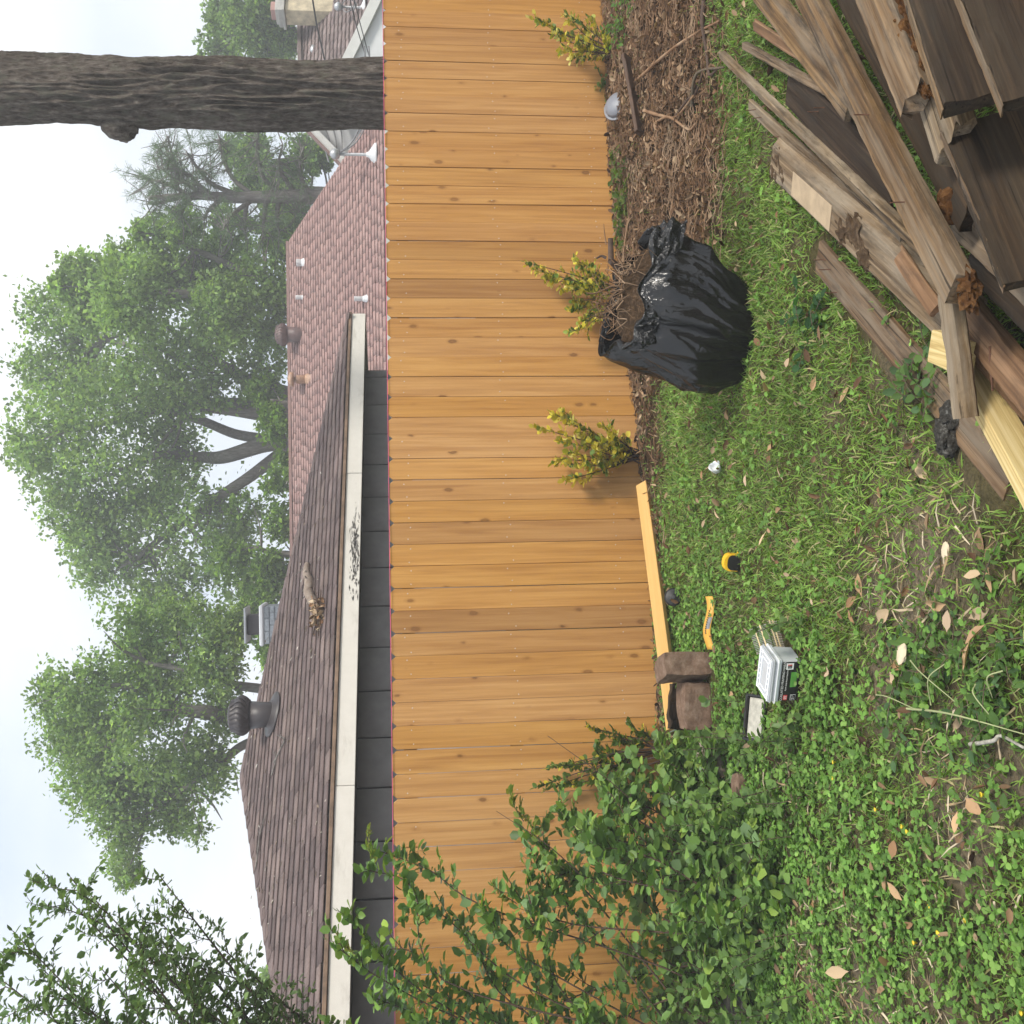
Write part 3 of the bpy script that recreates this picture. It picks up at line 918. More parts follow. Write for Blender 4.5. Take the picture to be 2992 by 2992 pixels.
# chimney
chb = gx(905, 35, 29.0); cht = gx(838, 35, 29.0)
ch = empty('stub_chimney', (chb[0], chb[1], chb[2] - .6), 'short cream and grey chimney with stepped cap above the brown roof', 'chimney')
plain('chimney_cream', (0.55, 0.47, 0.33), 0.85, var=0.3, scale=5)
plain('chimney_cap', (0.42, 0.41, 0.38), 0.85, var=0.2, scale=5)
plain('chimney_pot', (0.42, 0.25, 0.22), 0.85, var=0.2, scale=5)
hgt = cht[2] - chb[2]
def cbox(name, sx, sy, z0, z1, mat, rz=0.42):
    bm = box_bm(sx, sy, z1 - z0)
    o = link(name, bm_mesh(name, bm, bevel=.012), mat, ch, (chb[0], chb[1], chb[2] + (z0 + z1) / 2))
    o.rotation_euler = (0, 0, rz)
    return o
cbox('stack', .50, .50, -.8, hgt + .02, 'chimney_cream')
cbox('cap', .68, .68, hgt + .0215, hgt + .10, 'chimney_cap')
cbox('cap', .60, .60, hgt + .1015, hgt + .22, 'chimney_cap')
cbox('cap', .50, .50, hgt + .2215, hgt + .29, 'chimney_cap')
cbox('flue', .34, .34, hgt + .2915, hgt + .42, 'chimney_pot')
vb = gx(950, 150, 28.8)
vp = pipe(brown, vb, .10, .20, 'galvanised', True)
wb = gx(1052, 38, 27.6)
pipe(brown, wb, .07, .14, 'pipe_white', False, .22)
mast2 = empty('weatherhead_mast', wb, 'small grey weatherhead with coiled cable on the brown roof', 'utility mast')
w2 = gx(1062, 22, 27.3)
link('mast', tube_mesh('mast', [([w2, w2 + Z3 * .62], [.03, .03])], 8), 'galvanised', mast2)
link('weather_head', lathe('weather_head', [(.04, -.05), (.10, -.03), (.12, .05), (.07, .13), (.02, .15)], 12), 'galvanised', mast2, tuple(w2 + Z3 * .62))
link('boot', lathe('boot', [(.24, -.06), (.22, -.02), (.05, .06), (.04, .1)], 12), 'pipe_white', mast2, tuple(w2))
for k in range(2):
    cp_ = curve_pts([w2 + Z3 * .6, w2 + np.array([.16 - .34 * k, -.1, .42]), w2 + np.array([.05, -.1, .18]), w2 + np.array([-.14, -.1, .3]), w2 + np.array([.02, -.05, .55])], 8)
    link('cable', tube_mesh('cable', [(cp_, [.014] * len(cp_))], 5), 'cable_grey', mast2)
# overhead wires
def wire(pts, r, label):
    cp_ = curve_pts(pts, 10)
    tag(link('overhead_wire', tube_mesh('overhead_wire', [(cp_, [r] * len(cp_))], 5), 'cable_black'), label, 'wire')
wire([gx(895, -120, 21), gx(925, 70, 23), gx(947, 170, 25), gx(975, 330, 28)], .02, 'black service cable sagging across the brown roof to the trunk')
wire([gx(1020, -60, 22), gx(1050, 60, 23.5), gx(1082, 180, 25), gx(1115, 330, 28)], .012, 'thin lower wire crossing the white gable wall past the trunk')
wire([gx(1010, -60, 22), gx(1040, 70, 23.5), gx(1072, 180, 25), gx(1105, 330, 28)], .012, 'thin upper wire crossing the white gable wall past the trunk')

# grey painted brick chimney peeping over the dark roof
gcb = atD(800, 1822, 16.0)
gch = empty('grey_brick_chimney', (gcb[0], gcb[1], gcb[2] - .5), 'grey painted brick chimney with flat metal cap behind the dark roof', 'chimney')
plain('mortar', (0.26, 0.28, 0.30), 0.9)
cw, cd = .56, .50
ct = atD(778, 1822, 16.0)[2]
bm = box_bm(cw, cd, ct - (gcb[2] - 1.0))
stk = link('stack', bm_mesh('stack', bm), 'mortar', gch, (gcb[0], gcb[1], (ct + gcb[2] - 1.0) / 2))
rb = random.Random(2)
for row in range(10):
    z = ct - .045 - row * .082
    for k in range(-1, 4):
        x = -cw / 2 + .005 + k * .19 + (row % 2) * .095
        a, b2 = max(x, -cw / 2 - .008), min(x + .178, cw / 2 + .008)
        if b2 - a < .04: continue
        bm = box_bm(b2 - a, .02, .070)
        me = bm_mesh('brick', bm, bevel=.004)
        c = np.array((.30, .325, .35)) * rb.uniform(.8, 1.15)
        at = me.color_attributes.new('Col', 'FLOAT_COLOR', 'POINT')
        for d_ in at.data: d_.color = (*c, 1)
        link('brick', me, 'brick', stk, (gcb[0] + (a + b2) / 2, gcb[1] - cd / 2 - .002, z))
bm = box_bm(cw + .06, cd + .06, .07); link('crown', bm_mesh('crown', bm, bevel=.02), 'white_paint', gch, (gcb[0], gcb[1], ct + .036))
cz = atD(764, 1822, 16.0)[2]
bm = box_bm(.30, .30, .20); link('flue', bm_mesh('flue', bm, bevel=.01), 'turbine_dark', gch, (gcb[0], gcb[1], ct + .16))
bm = box_bm(.54, .46, .035); link('cap', bm_mesh('cap', bm, bevel=.01), 'galvanised', gch, (gcb[0], gcb[1], ct + .285))
# ------------------------------------------------------------------ trees
t = NT('bark_grey')
f = t.noise(t.coords((14, 14, 3), rnd=False), 1.0, 8, 0.7)
t.base(t.ramp(f, [(0.3, (0.10, 0.09, 0.08)), (0.55, (0.21, 0.195, 0.178)), (0.75, (0.33, 0.315, 0.295))])); t.rough(0.95); t.spec(0.1)
t.bump(f, 0.6, 0.03)
t = NT('bark_big')
f = t.noise(t.coords((30, 30, 9), rnd=False), 1.0, 8, 0.72)
f2 = t.noise(t.coords((9, 9, 6), rnd=False), 1.0, 5, 0.6)
c = t.ramp(f, [(0.32, (0.038, 0.029, 0.023)), (0.52, (0.15, 0.125, 0.104)), (0.72, (0.31, 0.275, 0.24))])
c = t.mix(t.ramp(f2, [(0.52, (0, 0, 0)), (0.64, (0.6, 0.6, 0.6))]), c, (0.17, 0.165, 0.125))
t.base(c); t.rough(0.95); t.spec(0.1)
t.bump(f, 1.0, 0.05)
plain('twig_brown', (0.075, 0.045, 0.03), 0.85, var=0.4, scale=40)
plain('stem_olive', (0.10, 0.075, 0.045), 0.8, var=0.4, scale=40)
leaf_mat('leaf', 0.6, 0.52, 0.2)
leaf_mat('leaf_gloss', 0.45, 0.32, 0.3)
leaf_mat('needle', 0.55, 0.2, 0.3)

K = 2992 / 1932.0
def blobs_px(lst, depth, dz=1.0):
    """crown lobes measured in the photograph, set at the tree's own distance"""
    out = []
    for i, (x, y, r) in enumerate(lst):
        d = depth + dz * math.sin(i * 2.4) * r * K / FPX * depth
        out.append((atD(x * K, y * K, d), r * K / FPX * depth))
    return out
def crown(name, parent, blobs, n, leaf, pal, rng, clump=26, tmpl=LEAF4, mat='leaf', spread=.17, flat=.75, shell=.55, jit=.2):
    """leaves in clumps spread through the lobes of a crown"""
    w = np.array([b[1] ** 2 for b in blobs]); w /= w.sum()
    ncl = n // clump
    bi = rng.choice(len(blobs), ncl, p=w)
    C_ = np.array([b[0] for b in blobs])[bi]; R_ = np.array([b[1] for b in blobs])[bi]
    d = rand_dirs(ncl, rng)
    rad = R_ * (shell + (1.03 - shell) * rng.random(ncl) ** .7) * (1 - .22 * rng.random(ncl))
    inner = rng.random(ncl) < .33
    rad[inner] *= rng.random(inner.sum()) ** .5
    cc = C_ + d * rad[:, None] * np.array([1, 1, .95])
    # leave holes: thin the clumps where a slow noise is low
    h = np.array([mnoise.noise(Vector(p * 0.55)) for p in cc])
    keep = h + .25 * rng.random(ncl) > -.16
    cc, R_ = cc[keep], R_[keep]
    tone = 1 + .26 * rng.standard_normal(len(cc))
    sp = spread * np.minimum(R_, 2.2) * (0.6 + .8 * rng.random(len(cc)))
    pos = np.repeat(cc, clump, 0) + rng.standard_normal((len(cc) * clump, 3)) * np.repeat(sp, clump)[:, None] * np.array([1, 1, flat])
    N = len(pos)
    dirs = rand_dirs(N, rng) * .8 + np.array([0, 0, -.35]) + np.repeat(d[keep], clump, 0) * .5
    V, Fl = scatter(tmpl, pos, frames(dirs, rng.uniform(-1.2, 1.2, N)), leaf * (.65 + .7 * rng.random(N)), .9 + .5 * rng.random(N))
    k = len(tmpl[0])
    c = cols(N, pal, k, rng, jit) * np.repeat(np.clip(np.repeat(tone, clump), .6, 1.5), k)[:, None]
    return link(name, mesh_np(name, V, Fl, np.clip(c, .004, .9)), mat, parent)
def px_path(pts, depth, curve=0.0, n=8):
    P = [atD(x, y, depth + curve * math.sin(i * 1.9)) for i, (x, y) in enumerate(pts)]
    return curve_pts(P, n)
def taper(n, r0, r1):
    return np.linspace(r0, r1, n)
def limbs_to_blobs(start, blobs, rng, r0, frac=.8):
    """secondary limbs wander from a starting path into the lobes"""
    out = []
    S = np.asarray(start)
    for c, r in blobs:
        i = np.argmin(np.linalg.norm(S - (c - Z3 * r * .6), axis=1))
        a = S[i]
        if np.linalg.norm(c - a) < .3 or np.linalg.norm(c - a) > 5.0 * r + .6: continue
        for q in range(3):
            e = c + rand_dirs(1, rng)[0] * r * .75
            mid_ = (a + e) / 2 + rand_dirs(1, rng)[0] * r * .18
            cp_ = curve_pts([a, mid_, e], 5)
            out.append((cp_, taper(len(cp_), r0 * (.8 - .2 * q), r0 * .12)))
    return out
def tree(name, base, label, trunk_paths, lobes, n, leaf, pal, seed, limb_r, bark='bark_grey', group=None, **kw):
    rng = np.random.default_rng(seed)
    o = empty(name, base, label, 'tree', group)
    allp = np.concatenate([p for p, _ in trunk_paths])
    link('trunk', tube_mesh('trunk', trunk_paths, 9), bark, o)
    link('limbs', tube_mesh('limbs', limbs_to_blobs(allp, lobes, rng, limb_r), 5), bark, o)
    crown('crown', o, lobes, n, leaf, pal, rng, **kw)
    return o
def z2(ox, oy, pts, s=1.61):
    return [(ox + a / s, oy + b / s) for a, b in pts]
G1 = [(0.225, 0.345, 0.115), (0.26, 0.38, 0.125), (0.19, 0.305, 0.11), (0.285, 0.41, 0.135), (0.17, 0.275, 0.11)]
G2 = [(0.23, 0.35, 0.115), (0.26, 0.385, 0.13), (0.20, 0.31, 0.11), (0.28, 0.41, 0.14)]
G3 = [(0.13, 0.215, 0.09), (0.15, 0.24, 0.10), (0.115, 0.19, 0.085)]
GY_ = [(0.16, 0.27, 0.05), (0.20, 0.32, 0.06), (0.12, 0.22, 0.045)]

# A: the broad tree with several stems behind the pink roof
dA = 37.0
tA = []
for pts, r0, r1 in ((z2(0, 900, [(1560, 560), (1380, 525), (1200, 490), (1000, 465), (840, 470), (640, 500), (500, 540)]), .36, .10),
                    (z2(0, 900, [(980, 460), (850, 370), (760, 260), (640, 190), (500, 150)]), .22, .07),
                    (z2(0, 900, [(1560, 610), (1380, 630), (1250, 640), (1050, 700), (930, 700), (760, 690), (620, 740)]), .38, .10),
                    (z2(0, 900, [(1260, 620), (1100, 590), (950, 530), (820, 490), (740, 430), (560, 430), (360, 470)]), .20, .07),
                    (z2(0, 900, [(1560, 600), (1380, 650), (1180, 790), (1000, 910), (930, 970), (760, 1080), (640, 1180)]), .27, .08),
                    (z2(0, 900, [(1560, 480), (1380, 410), (1200, 350), (1090, 290), (900, 180), (760, 60)]), .30, .09)):
    P = px_path(pts, dA, .5)
    P[0][2] = min(P[0][2], 1.0)
    tA.append((P, taper(len(P), r0, r1)))
bA = atD(1100, 1290, dA); bA[2] = 0
lobA = blobs_px([(105, 605, 72), (110, 720, 88), (88, 820, 78), (95, 900, 60), (150, 940, 80), (165, 1020, 62), (210, 650, 110), (220, 800, 120), (230, 950, 105), (200, 1060, 70), (320, 700, 105), (330, 850, 75), (330, 980, 105), (300, 1090, 75), (400, 630, 80), (430, 720, 55), (440, 980, 70), (300, 780, 60), (500, 680, 55), (60, 700, 50), (50, 850, 42), (330, 1130, 60), (405, 1110, 58), (430, 1040, 56)], dA)
oA = tree('broad_tree', bA, 'broad leafy tree with several grey stems rising behind the pink roof', tA, lobA, 62000, .165, G1, 1, .10)

# B: tree behind the dark house, right over its turbine vent
dB = 26.0
tB = []
for pts, r0, r1 in ((z2(0, 1900, [(1500, 330), (1110, 310), (960, 290), (860, 280), (780, 230), (640, 180), (480, 160)]), .24, .06),
                    (z2(0, 1900, [(860, 280), (760, 310), (620, 390), (480, 470), (360, 560)]), .15, .05),
                    (z2(0, 1900, [(1500, 330), (1160, 440), (1030, 540), (880, 640), (700, 760)]), .14, .05),
                    (z2(0, 1900, [(1400, 200), (1080, 160), (900, 100), (700, 60)]), .14, .05)):
    P = px_path(pts, dB, .4)
    tB.append((P, taper(len(P), r0, r1)))
bB = atD(900, 2100, dB); bB[2] = 0
tB[0][0][0][2] = 0
lobB = blobs_px([(95, 1310, 44), (125, 1380, 62), (150, 1290, 60), (190, 1350, 85), (180, 1450, 75), (205, 1520, 66), (255, 1250, 70), (290, 1390, 95), (290, 1490, 80), (310, 1300, 70), (225, 1590, 48), (235, 1640, 34), (385, 1450, 60), (380, 1545, 50), (330, 1530, 50), (400, 1250, 62), (430, 1340, 50), (300, 1180, 62), (380, 1190, 60), (430, 1190, 45), (215, 1190, 55), (235, 1660, 22), (420, 1500, 38)], dB)
oB = tree('round_tree', bB, 'rounded tree with forked trunk standing behind the dark roof and its turbine vent', tB, lobB, 54000, .115, G1, 2, .07, spread=.19)

# C: lighter green tree between A and the pine
dC = 34.0
lobC = blobs_px([(150, 520, 46), (175, 570, 60), (250, 560, 80), (320, 520, 72), (280, 440, 34), (345, 430, 42), (420, 500, 75), (500, 520, 62), (430, 420, 34), (520, 440, 40), (420, 590, 70), (520, 600, 50), (230, 500, 40), (110, 545, 26)], dC)
P = px_path([(1300, 850), (860, 860), (600, 860), (350, 850)], dC, .3)
tC = [(P, taper(len(P), .3, .1)), (px_path([(860, 860), (640, 760), (470, 690)], dC), taper(17, .16, .06))]
bC = atD(900, 850, dC); bC[2] = 0
tree('light_green_tree', bC, 'lighter green tree between the broad tree and the pine', tC, lobC, 40000, .155, G2, 3, .09)

# G: yellow green undergrowth tree low behind the roofs
dG = 33.0
lobG = blobs_px([(500, 1090, 52), (475, 960, 48), (520, 890, 40), (455, 1140, 40), (530, 990, 40), (510, 1150, 40), (500, 740, 36), (520, 800, 36), (470, 1180, 40), (440, 1060, 40), (520, 1220, 40)], dG)
P = px_path([(1300, 1620), (860, 1620), (740, 1600)], dG, .2)
bG = atD(900, 1620, dG); bG[2] = 0
tree('yellow_green_tree', bG, 'low yellow green tree showing under the broad tree above the roofs', [(P, taper(len(P), .18, .06)), (px_path([(1300, 1180), (880, 1180), (790, 1170)], dG, .2), taper(17, .16, .05))], lobG, 22000, .15, GY_, 4, .06)

# H: dense dark tree behind the pine
dH = 38.0
lobH = blobs_px([(490, 300, 60), (560, 300, 46), (540, 390, 50), (575, 440, 36), (460, 440, 32), (600, 300, 30), (470, 350, 30), (520, 470, 36), (440, 290, 28)], dH)
P = px_path([(1300, 560), (960, 560), (800, 540)], dH, .2)
bH = atD(900, 560, dH); bH[2] = 0
tree('dark_backdrop_tree', bH, 'dense darker tree filling in behind the pine and above the white rake', [(P, taper(len(P), .25, .1))], lobH, 18000, .17, G3 + G1[:2], 5, .08)

# E: tree on the other side of the big trunk
dE = 40.0
lobE = blobs_px([(385, 92, 26), (425, 55, 48), (470, 30, 60), (500, 90, 46), (545, 30, 52), (540, 95, 36), (410, 15, 36), (480, -50, 60), (420, -60, 50), (540, -60, 60), (365, 98, 14)], dE)
P = px_path([(1300, 60), (900, 60), (760, 70)], dE, .2)
bE = atD(900, 60, dE); bE[2] = 0
tree('tree_over_chimney', bE, 'leafy tree rising behind the stubby chimney past the big trunk', [(P, taper(len(P), .25, .1))], lobE, 22000, .17, G3 + G1, 6, .08)

# D: pine with bare stem and sweeping branches
dD = 31.0
pine = empty('pine_tree', atD(900, 572, dD) * np.array([1, 1, 0]), 'tall pine with straight trunk, bare curved branches and tufted needles', 'tree')
rp = np.random.default_rng(8)
P = px_path(z2(0, 0, [(2300, 925), (1530, 925), (1300, 925), (1100, 930), (950, 920), (820, 925), (700, 930)]), dD, .05)
link('trunk', tube_mesh('trunk', [(P, taper(len(P), .26, .06))], 10), 'bark_grey', pine)
br = [[(1470, 915), (1420, 850), (1410, 760), (1430, 690)], [(1300, 900), (1230, 820), (1210, 690), (1215, 630)], [(1190, 920), (1090, 830), (1040, 700), (1030, 640)], [(1100, 910), (990, 860), (920, 780), (880, 720)], [(940, 905), (860, 850), (800, 760), (780, 700)],
      [(1180, 945), (1080, 1020), (1050, 1080)], [(1160, 950), (1150, 1040), (1150, 1100)], [(1250, 950), (1240, 1040), (1235, 1120)], [(1310, 950), (1300, 1030), (1315, 1090)], [(1050, 930), (980, 990), (960, 1040)], [(1380, 900), (1340, 840), (1310, 780), (1330, 680)],
      [(880, 920), (820, 880), (730, 850), (680, 840)], [(840, 930), (760, 950), (690, 960)], [(900, 925), (860, 980), (850, 1020)], [(1000, 925), (930, 870), (840, 850), (740, 780)], [(1430, 940), (1400, 980), (1390, 1000)], [(960, 910), (900, 830), (830, 790), (790, 640)]]
bp, tuft = [], []
for k, b_ in enumerate(br):
    pts = z2(0, 0, b_)
    c0 = rp.uniform(-1.6, 1.6)
    Q_ = [atD(x, y, dD + c0 * i / (len(pts) - 1)) for i, (x, y) in enumerate(pts)]
    cp_ = curve_pts(Q_, 7)
    bp.append((cp_, taper(len(cp_), .085, .025)))
    for j in range(len(cp_) // 3, len(cp_)):
        for w in range(2):
            e = cp_[j] + rp.standard_normal(3) * np.array([.42, .5, .38]) + np.array([0, 0, .12])
            m_ = (cp_[j] + e) / 2 - np.array([0, 0, .06])
            bp.append((np.array([cp_[j], m_, e]), np.array([.02, .014, .008])))
            tuft.append((e, e - cp_[j]))
            tuft.append((m_, e - cp_[j]))
for k in range(150):
    x, y = z2(0, 0, [(rp.uniform(640, 900), rp.uniform(640, 1000))])[0]
    if rp.random() < .45: x, y = z2(0, 0, [(rp.uniform(900, 1150), rp.uniform(610, 740))])[0]
    e = atD(x, y, dD + rp.uniform(-1.5, 1.5))
    if (x * 1.61 < 690 + abs(y * 1.61 - 850) * .75 - 40): continue
    tuft.append((e, rp.standard_normal(3) * .4 + np.array([0, 0, .4])))
link('branches', tube_mesh('branches', bp, 5), 'bark_grey', pine)
pos, dr = [], []
for e, d in tuft:
    d = d / (np.linalg.norm(d) + 1e-6)
    dd = rand_dirs(20, rp) * .9 + d * .7
    if rp.random() < .3: continue
    pos.append(np.tile(e, (20, 1)) + rp.standard_normal((20, 3)) * .05); dr.append(dd)
pos, dr = np.concatenate(pos), np.concatenate(dr)
NEED = (np.array([(-.028, 0, 0), (.028, 0, 0), (.015, 1, 0), (-.015, 1, 0)]), np.array([(0, 1, 2, 3)]))
V, Fl = scatter(NEED, pos, frames(dr, rp.uniform(0, 6, len(pos))), .19 * (.7 + .6 * rp.random(len(pos))))
link('needles', mesh_np('needles', V, Fl, cols(len(pos), [(0.13, 0.20, 0.10), (0.15, 0.23, 0.11), (0.10, 0.17, 0.09)], 4, rp)), 'needle', pine)

# the big trunk just behind the fence
dT = 10.4
big = empty('big_trunk_tree', atD(1100, 280, dT) * np.array([1, 1, 0]), 'massive old tree with furrowed grey brown bark standing right behind the fence', 'tree')
rows = [(-1, 165, 366), (0, 165, 366), (150, 166, 357), (225, 166, 360), (290, 167, 366), (420, 168, 380), (560, 169, 374), (700, 171, 378), (900, 174, 380), (1120, 177, 385), (1900, 160, 420)]
zs, cx, cy, rr = [], [], [], []
for x, a, b_ in rows:
    p0, p1 = atD(max(x, 0), a, dT), atD(max(x, 0), b_, dT)
    zs.append((p0[2] + p1[2]) / 2 if x >= 0 else 11.0); cx.append((p0[0] + p1[0]) / 2); rr.append(abs(p0[0] - p1[0]) / 2)
o_ = np.argsort(zs); zs, cx, rr = np.array(zs)[o_], np.array(cx)[o_], np.array(rr)[o_]
NA, NZ = 380, 400
zz = np.concatenate([np.linspace(-.1, 1.6, 30), np.linspace(1.62, 6.4, NZ - 60), np.linspace(6.5, 11, 30)]); aa = np.linspace(0, 2 * PI, NA, endpoint=False)
V = np.zeros((NZ, NA, 3))
for i, z in enumerate(zz):
    X0, R0_ = np.interp(z, zs, cx), np.interp(z, zs, rr)
    for j, a in enumerate(aa):
        dx, dy = math.cos(a), math.sin(a)
        p = Vector((dx * R0_ * 19, dy * R0_ * 19, z * 2.1))
        n1 = mnoise.noise(p)
        n2 = mnoise.noise(Vector((dx * R0_ * 34, dy * R0_ * 34, z * 5.5)))
        lump = mnoise.noise(Vector((dx * 1.2, dy * 1.2, z * .8)))
        r = R0_ - .036 + .046 * (1 - abs(n1) * 2.8) * (.65 + .9 * lump) + .014 * n2 + .02 * lump
        V[i, j] = (X0 + dx * r, dT + dy * r, z)
q_ = (np.arange(NZ - 1)[:, None] * NA + np.arange(NA)[None, :]); q2_ = (np.arange(NZ - 1)[:, None] * NA + (np.arange(NA)[None, :] + 1) % NA)
link('trunk', mesh_np('trunk', V.reshape(-1, 3), np.stack([q_, q2_, q2_ + NA, q_ + NA], -1).reshape(-1, 4), smooth=True), 'bark_big', big)
# the broken branch stub: a knobbly collar
sa = atD(345, 352, dT); sb = atD(352, 398, dT); sc_ = atD(356, 421, dT)
V, Q = [], []
cp_ = curve_pts([sa + np.array([.16, 0, 0]), (sa + sb) / 2, sb, sc_], 8)
Rr = np.interp(np.linspace(0, 1, len(cp_)), [0, .35, .6, .85, 1], [.12, .11, .075, .034, .004])
VV, QQ, TT = tubes_np([(cp_, Rr)], 20)
VV[:, 2] = sa[2] + (VV[:, 2] - sa[2]) * 1.75
VV = np.array([v + np.array([1, 1, 1]) * .0 + rand * 1 for v, rand in zip(VV, np.array([[.05 * mnoise.noise(Vector(v * 9)) + .02 * mnoise.noise(Vector(v * 30)), .03 * mnoise.noise(Vector(v * 9 + np.array([5, 5, 5]))), .05 * mnoise.noise(Vector(v * 11 + np.array([9, 0, 3])))] for v in VV]))])
link('branch_stub', mesh_np('branch_stub', VV, [QQ, TT], smooth=True), 'bark_big', big)
rb_ = np.random.default_rng(12)
tp = np.array([np.interp(10.5, zs, cx), dT, 10.5])
lobT = [(tp + np.array([a, b_, c]), r) for a, b_, c, r in ((0, 1, 3.5, 2.6), (3, 0, 2.5, 2.4), (-3.2, 2.0, 3.2, 2.3), (1, 4, 2.5, 2.4), (1.5, -2.6, 2.6, 2.2))]
link('limbs', tube_mesh('limbs', limbs_to_blobs([tp, tp - Z3 * 1.2], lobT, rb_, .16), 7), 'bark_big', big)
crown('crown', big, lobT, 9000, .13, G1, rb_)

# F: the yard's own young tree: only its leafy branch tips lean into view
def side_leaves(paths, step, size, pal, rng, tmpl=LEAF6, start=.25, droop=.2, spread=1.0, pair=True, cup=.5):
    """leaves in pairs along twigs"""
    pos, dr = [], []
    for P, _ in paths:
        P = np.asarray(P)
        L = np.concatenate([[0], np.cumsum(np.linalg.norm(np.diff(P, axis=0), axis=1))])
        if L[-1] < 1e-3: continue
        s = L[-1] * start
        while s <= L[-1]:
            p = np.array([np.interp(s, L, P[:, k]) for k in range(3)])
            q_ = np.array([np.interp(min(s + .01, L[-1] + 1e-6), L, P[:, k]) for k in range(3)]) - np.array([np.interp(max(s - .01, 0), L, P[:, k]) for k in range(3)])
            tdir = q_ / (np.linalg.norm(q_) + 1e-9)
            sd = np.cross(tdir, rand_dirs(1, rng)[0] * .55 + np.array([0, 0, 1])); sd /= np.linalg.norm(sd) + 1e-9
            for sg in ((1, -1) if pair else (rng.choice([-1, 1]),)):
                pos.append(p)
                dr.append(tdir * cup + sd * sg * spread + np.array([0, 0, -droop]) + rng.standard_normal(3) * .28)
            s += step * rng.uniform(.7, 1.3)
        pos.append(P[-1]); dr.append(P[-1] - P[-2] + rng.standard_normal(3) * .002)
    pos, dr = np.array(pos), np.array(dr)
    n = len(pos)
    V, Fl = scatter(tmpl, pos, frames(dr, rng.normal(0, .45, n)), size * (.45 + .8 * rng.random(n)), .8 + .45 * rng.random(n))
    return V, Fl, cols(n, pal, len(tmpl[0]), rng)
def twigs_along(P, n, length, rng, r=.004, fwd=.75, lift=.2, t0=.2):
    out = []
    P = np.asarray(P)
    for k in range(n):
        u = t0 + (1 - t0) * (k + rng.random() * .8) / n
        i = min(int(u * (len(P) - 1)), len(P) - 2)
        a = P[i] + (P[i + 1] - P[i]) * (u * (len(P) - 1) - i)
        d = P[i + 1] - P[i]; d = d / (np.linalg.norm(d) + 1e-9)
        s_ = rand_dirs(1, rng)[0]; s_ = s_ - d * (s_ @ d)
        e = d * fwd + s_ / (np.linalg.norm(s_) + 1e-9) * .75 + np.array([0, 0, lift])
        e = e / np.linalg.norm(e) * length * rng.uniform(.55, 1.25) * (1.15 - .5 * u)
        cp_ = curve_pts([a, a + e * .5 + rng.standard_normal(3) * length * .05, a + e + np.array([0, 0, -.1 * length])], 3)
        out.append((cp_, taper(len(cp_), r, r * .4)))
    return out
rf = np.random.default_rng(21)
yt = empty('leaning_young_tree', (-4.6, 5.4, 0), 'young tree whose small leaved branch tips lean in against the sky', 'tree')
tb0 = np.array([-4.6, 5.4, 0.0])
tpth = curve_pts([tb0, tb0 + np.array([.15, .1, 1.6]), tb0 + np.array([.05, .2, 3.0]), tb0 + np.array([.3, .3, 4.6])], 8)
tips = [(195, 1035, 6.3), (330, 1065, 6.2), (425, 1150, 6.0), (750, 1060, 6.4), (720, 1240, 6.2), (820, 1480, 5.9), (1045, 1400, 6.3), (1090, 1535, 6.0), (480, 1500, 5.7), (60, 1320, 5.9), (250, 1600, 5.6), (660, 1560, 5.6), (20, 1560, 5.6), (1000, 1680, 5.8), (1190, 1560, 6.2), (430, 1700, 5.6), (150, 1450, 6.0), (560, 1320, 6.2), (880, 1640, 5.7)]
lp, tw = [], []
for a, b_, d in tips:
    e = atD(a / 1.61, 1900 + b_ / 1.61, d)
    i = int(np.clip((e[2] - 1.6) / 3.2, .25, .95) * (len(tpth) - 1))
    s_ = tpth[max(0, i - 6)]
    mid_ = s_ * .45 + e * .55 + np.array([0, 0, -.10]) + rf.standard_normal(3) * .06
    cp_ = curve_pts([s_, mid_, e], 8)
    lp.append((cp_, taper(len(cp_), .016, .003)))
    sub = twigs_along(cp_, 13, .34, rf, .0035, t0=.3)
    tw += sub
    for sp_, _ in sub[4:]:
        tw += twigs_along(sp_, 3, .16, rf, .002)
    tw.append((cp_[len(cp_) // 2:], np.full(len(cp_) - len(cp_) // 2, .003)))
link('trunk', tube_mesh('trunk', [(tpth, taper(len(tpth), .06, .03))], 9), 'bark_grey', yt)
link('branches', tube_mesh('branches', lp + tw, 4), 'twig_brown', yt)
V, Fl, cc = side_leaves(tw, .032, .052, [(0.155, 0.245, 0.10), (0.175, 0.27, 0.105), (0.20, 0.305, 0.115), (0.13, 0.215, 0.095)], rf, start=.2)
link('leaves', mesh_np('leaves', V, Fl, cc), 'leaf_gloss', yt)
# small pale tree far behind the dark roof
dW = 30.0
lobW = blobs_px([(520, 1840, 26), (535, 1880, 26), (525, 1925, 30), (505, 1860, 14)], dW)
P = px_path([(1200, 2900), (880, 2900), (815, 2890)], dW, .1)
bW = atD(900, 2900, dW); bW[2] = 0
tree('pale_far_tree', bW, 'small pale green tree just showing over the low end of the dark roof', [(P, taper(len(P), .12, .05))], lobW, 3500, .16, G2, 9, .05)
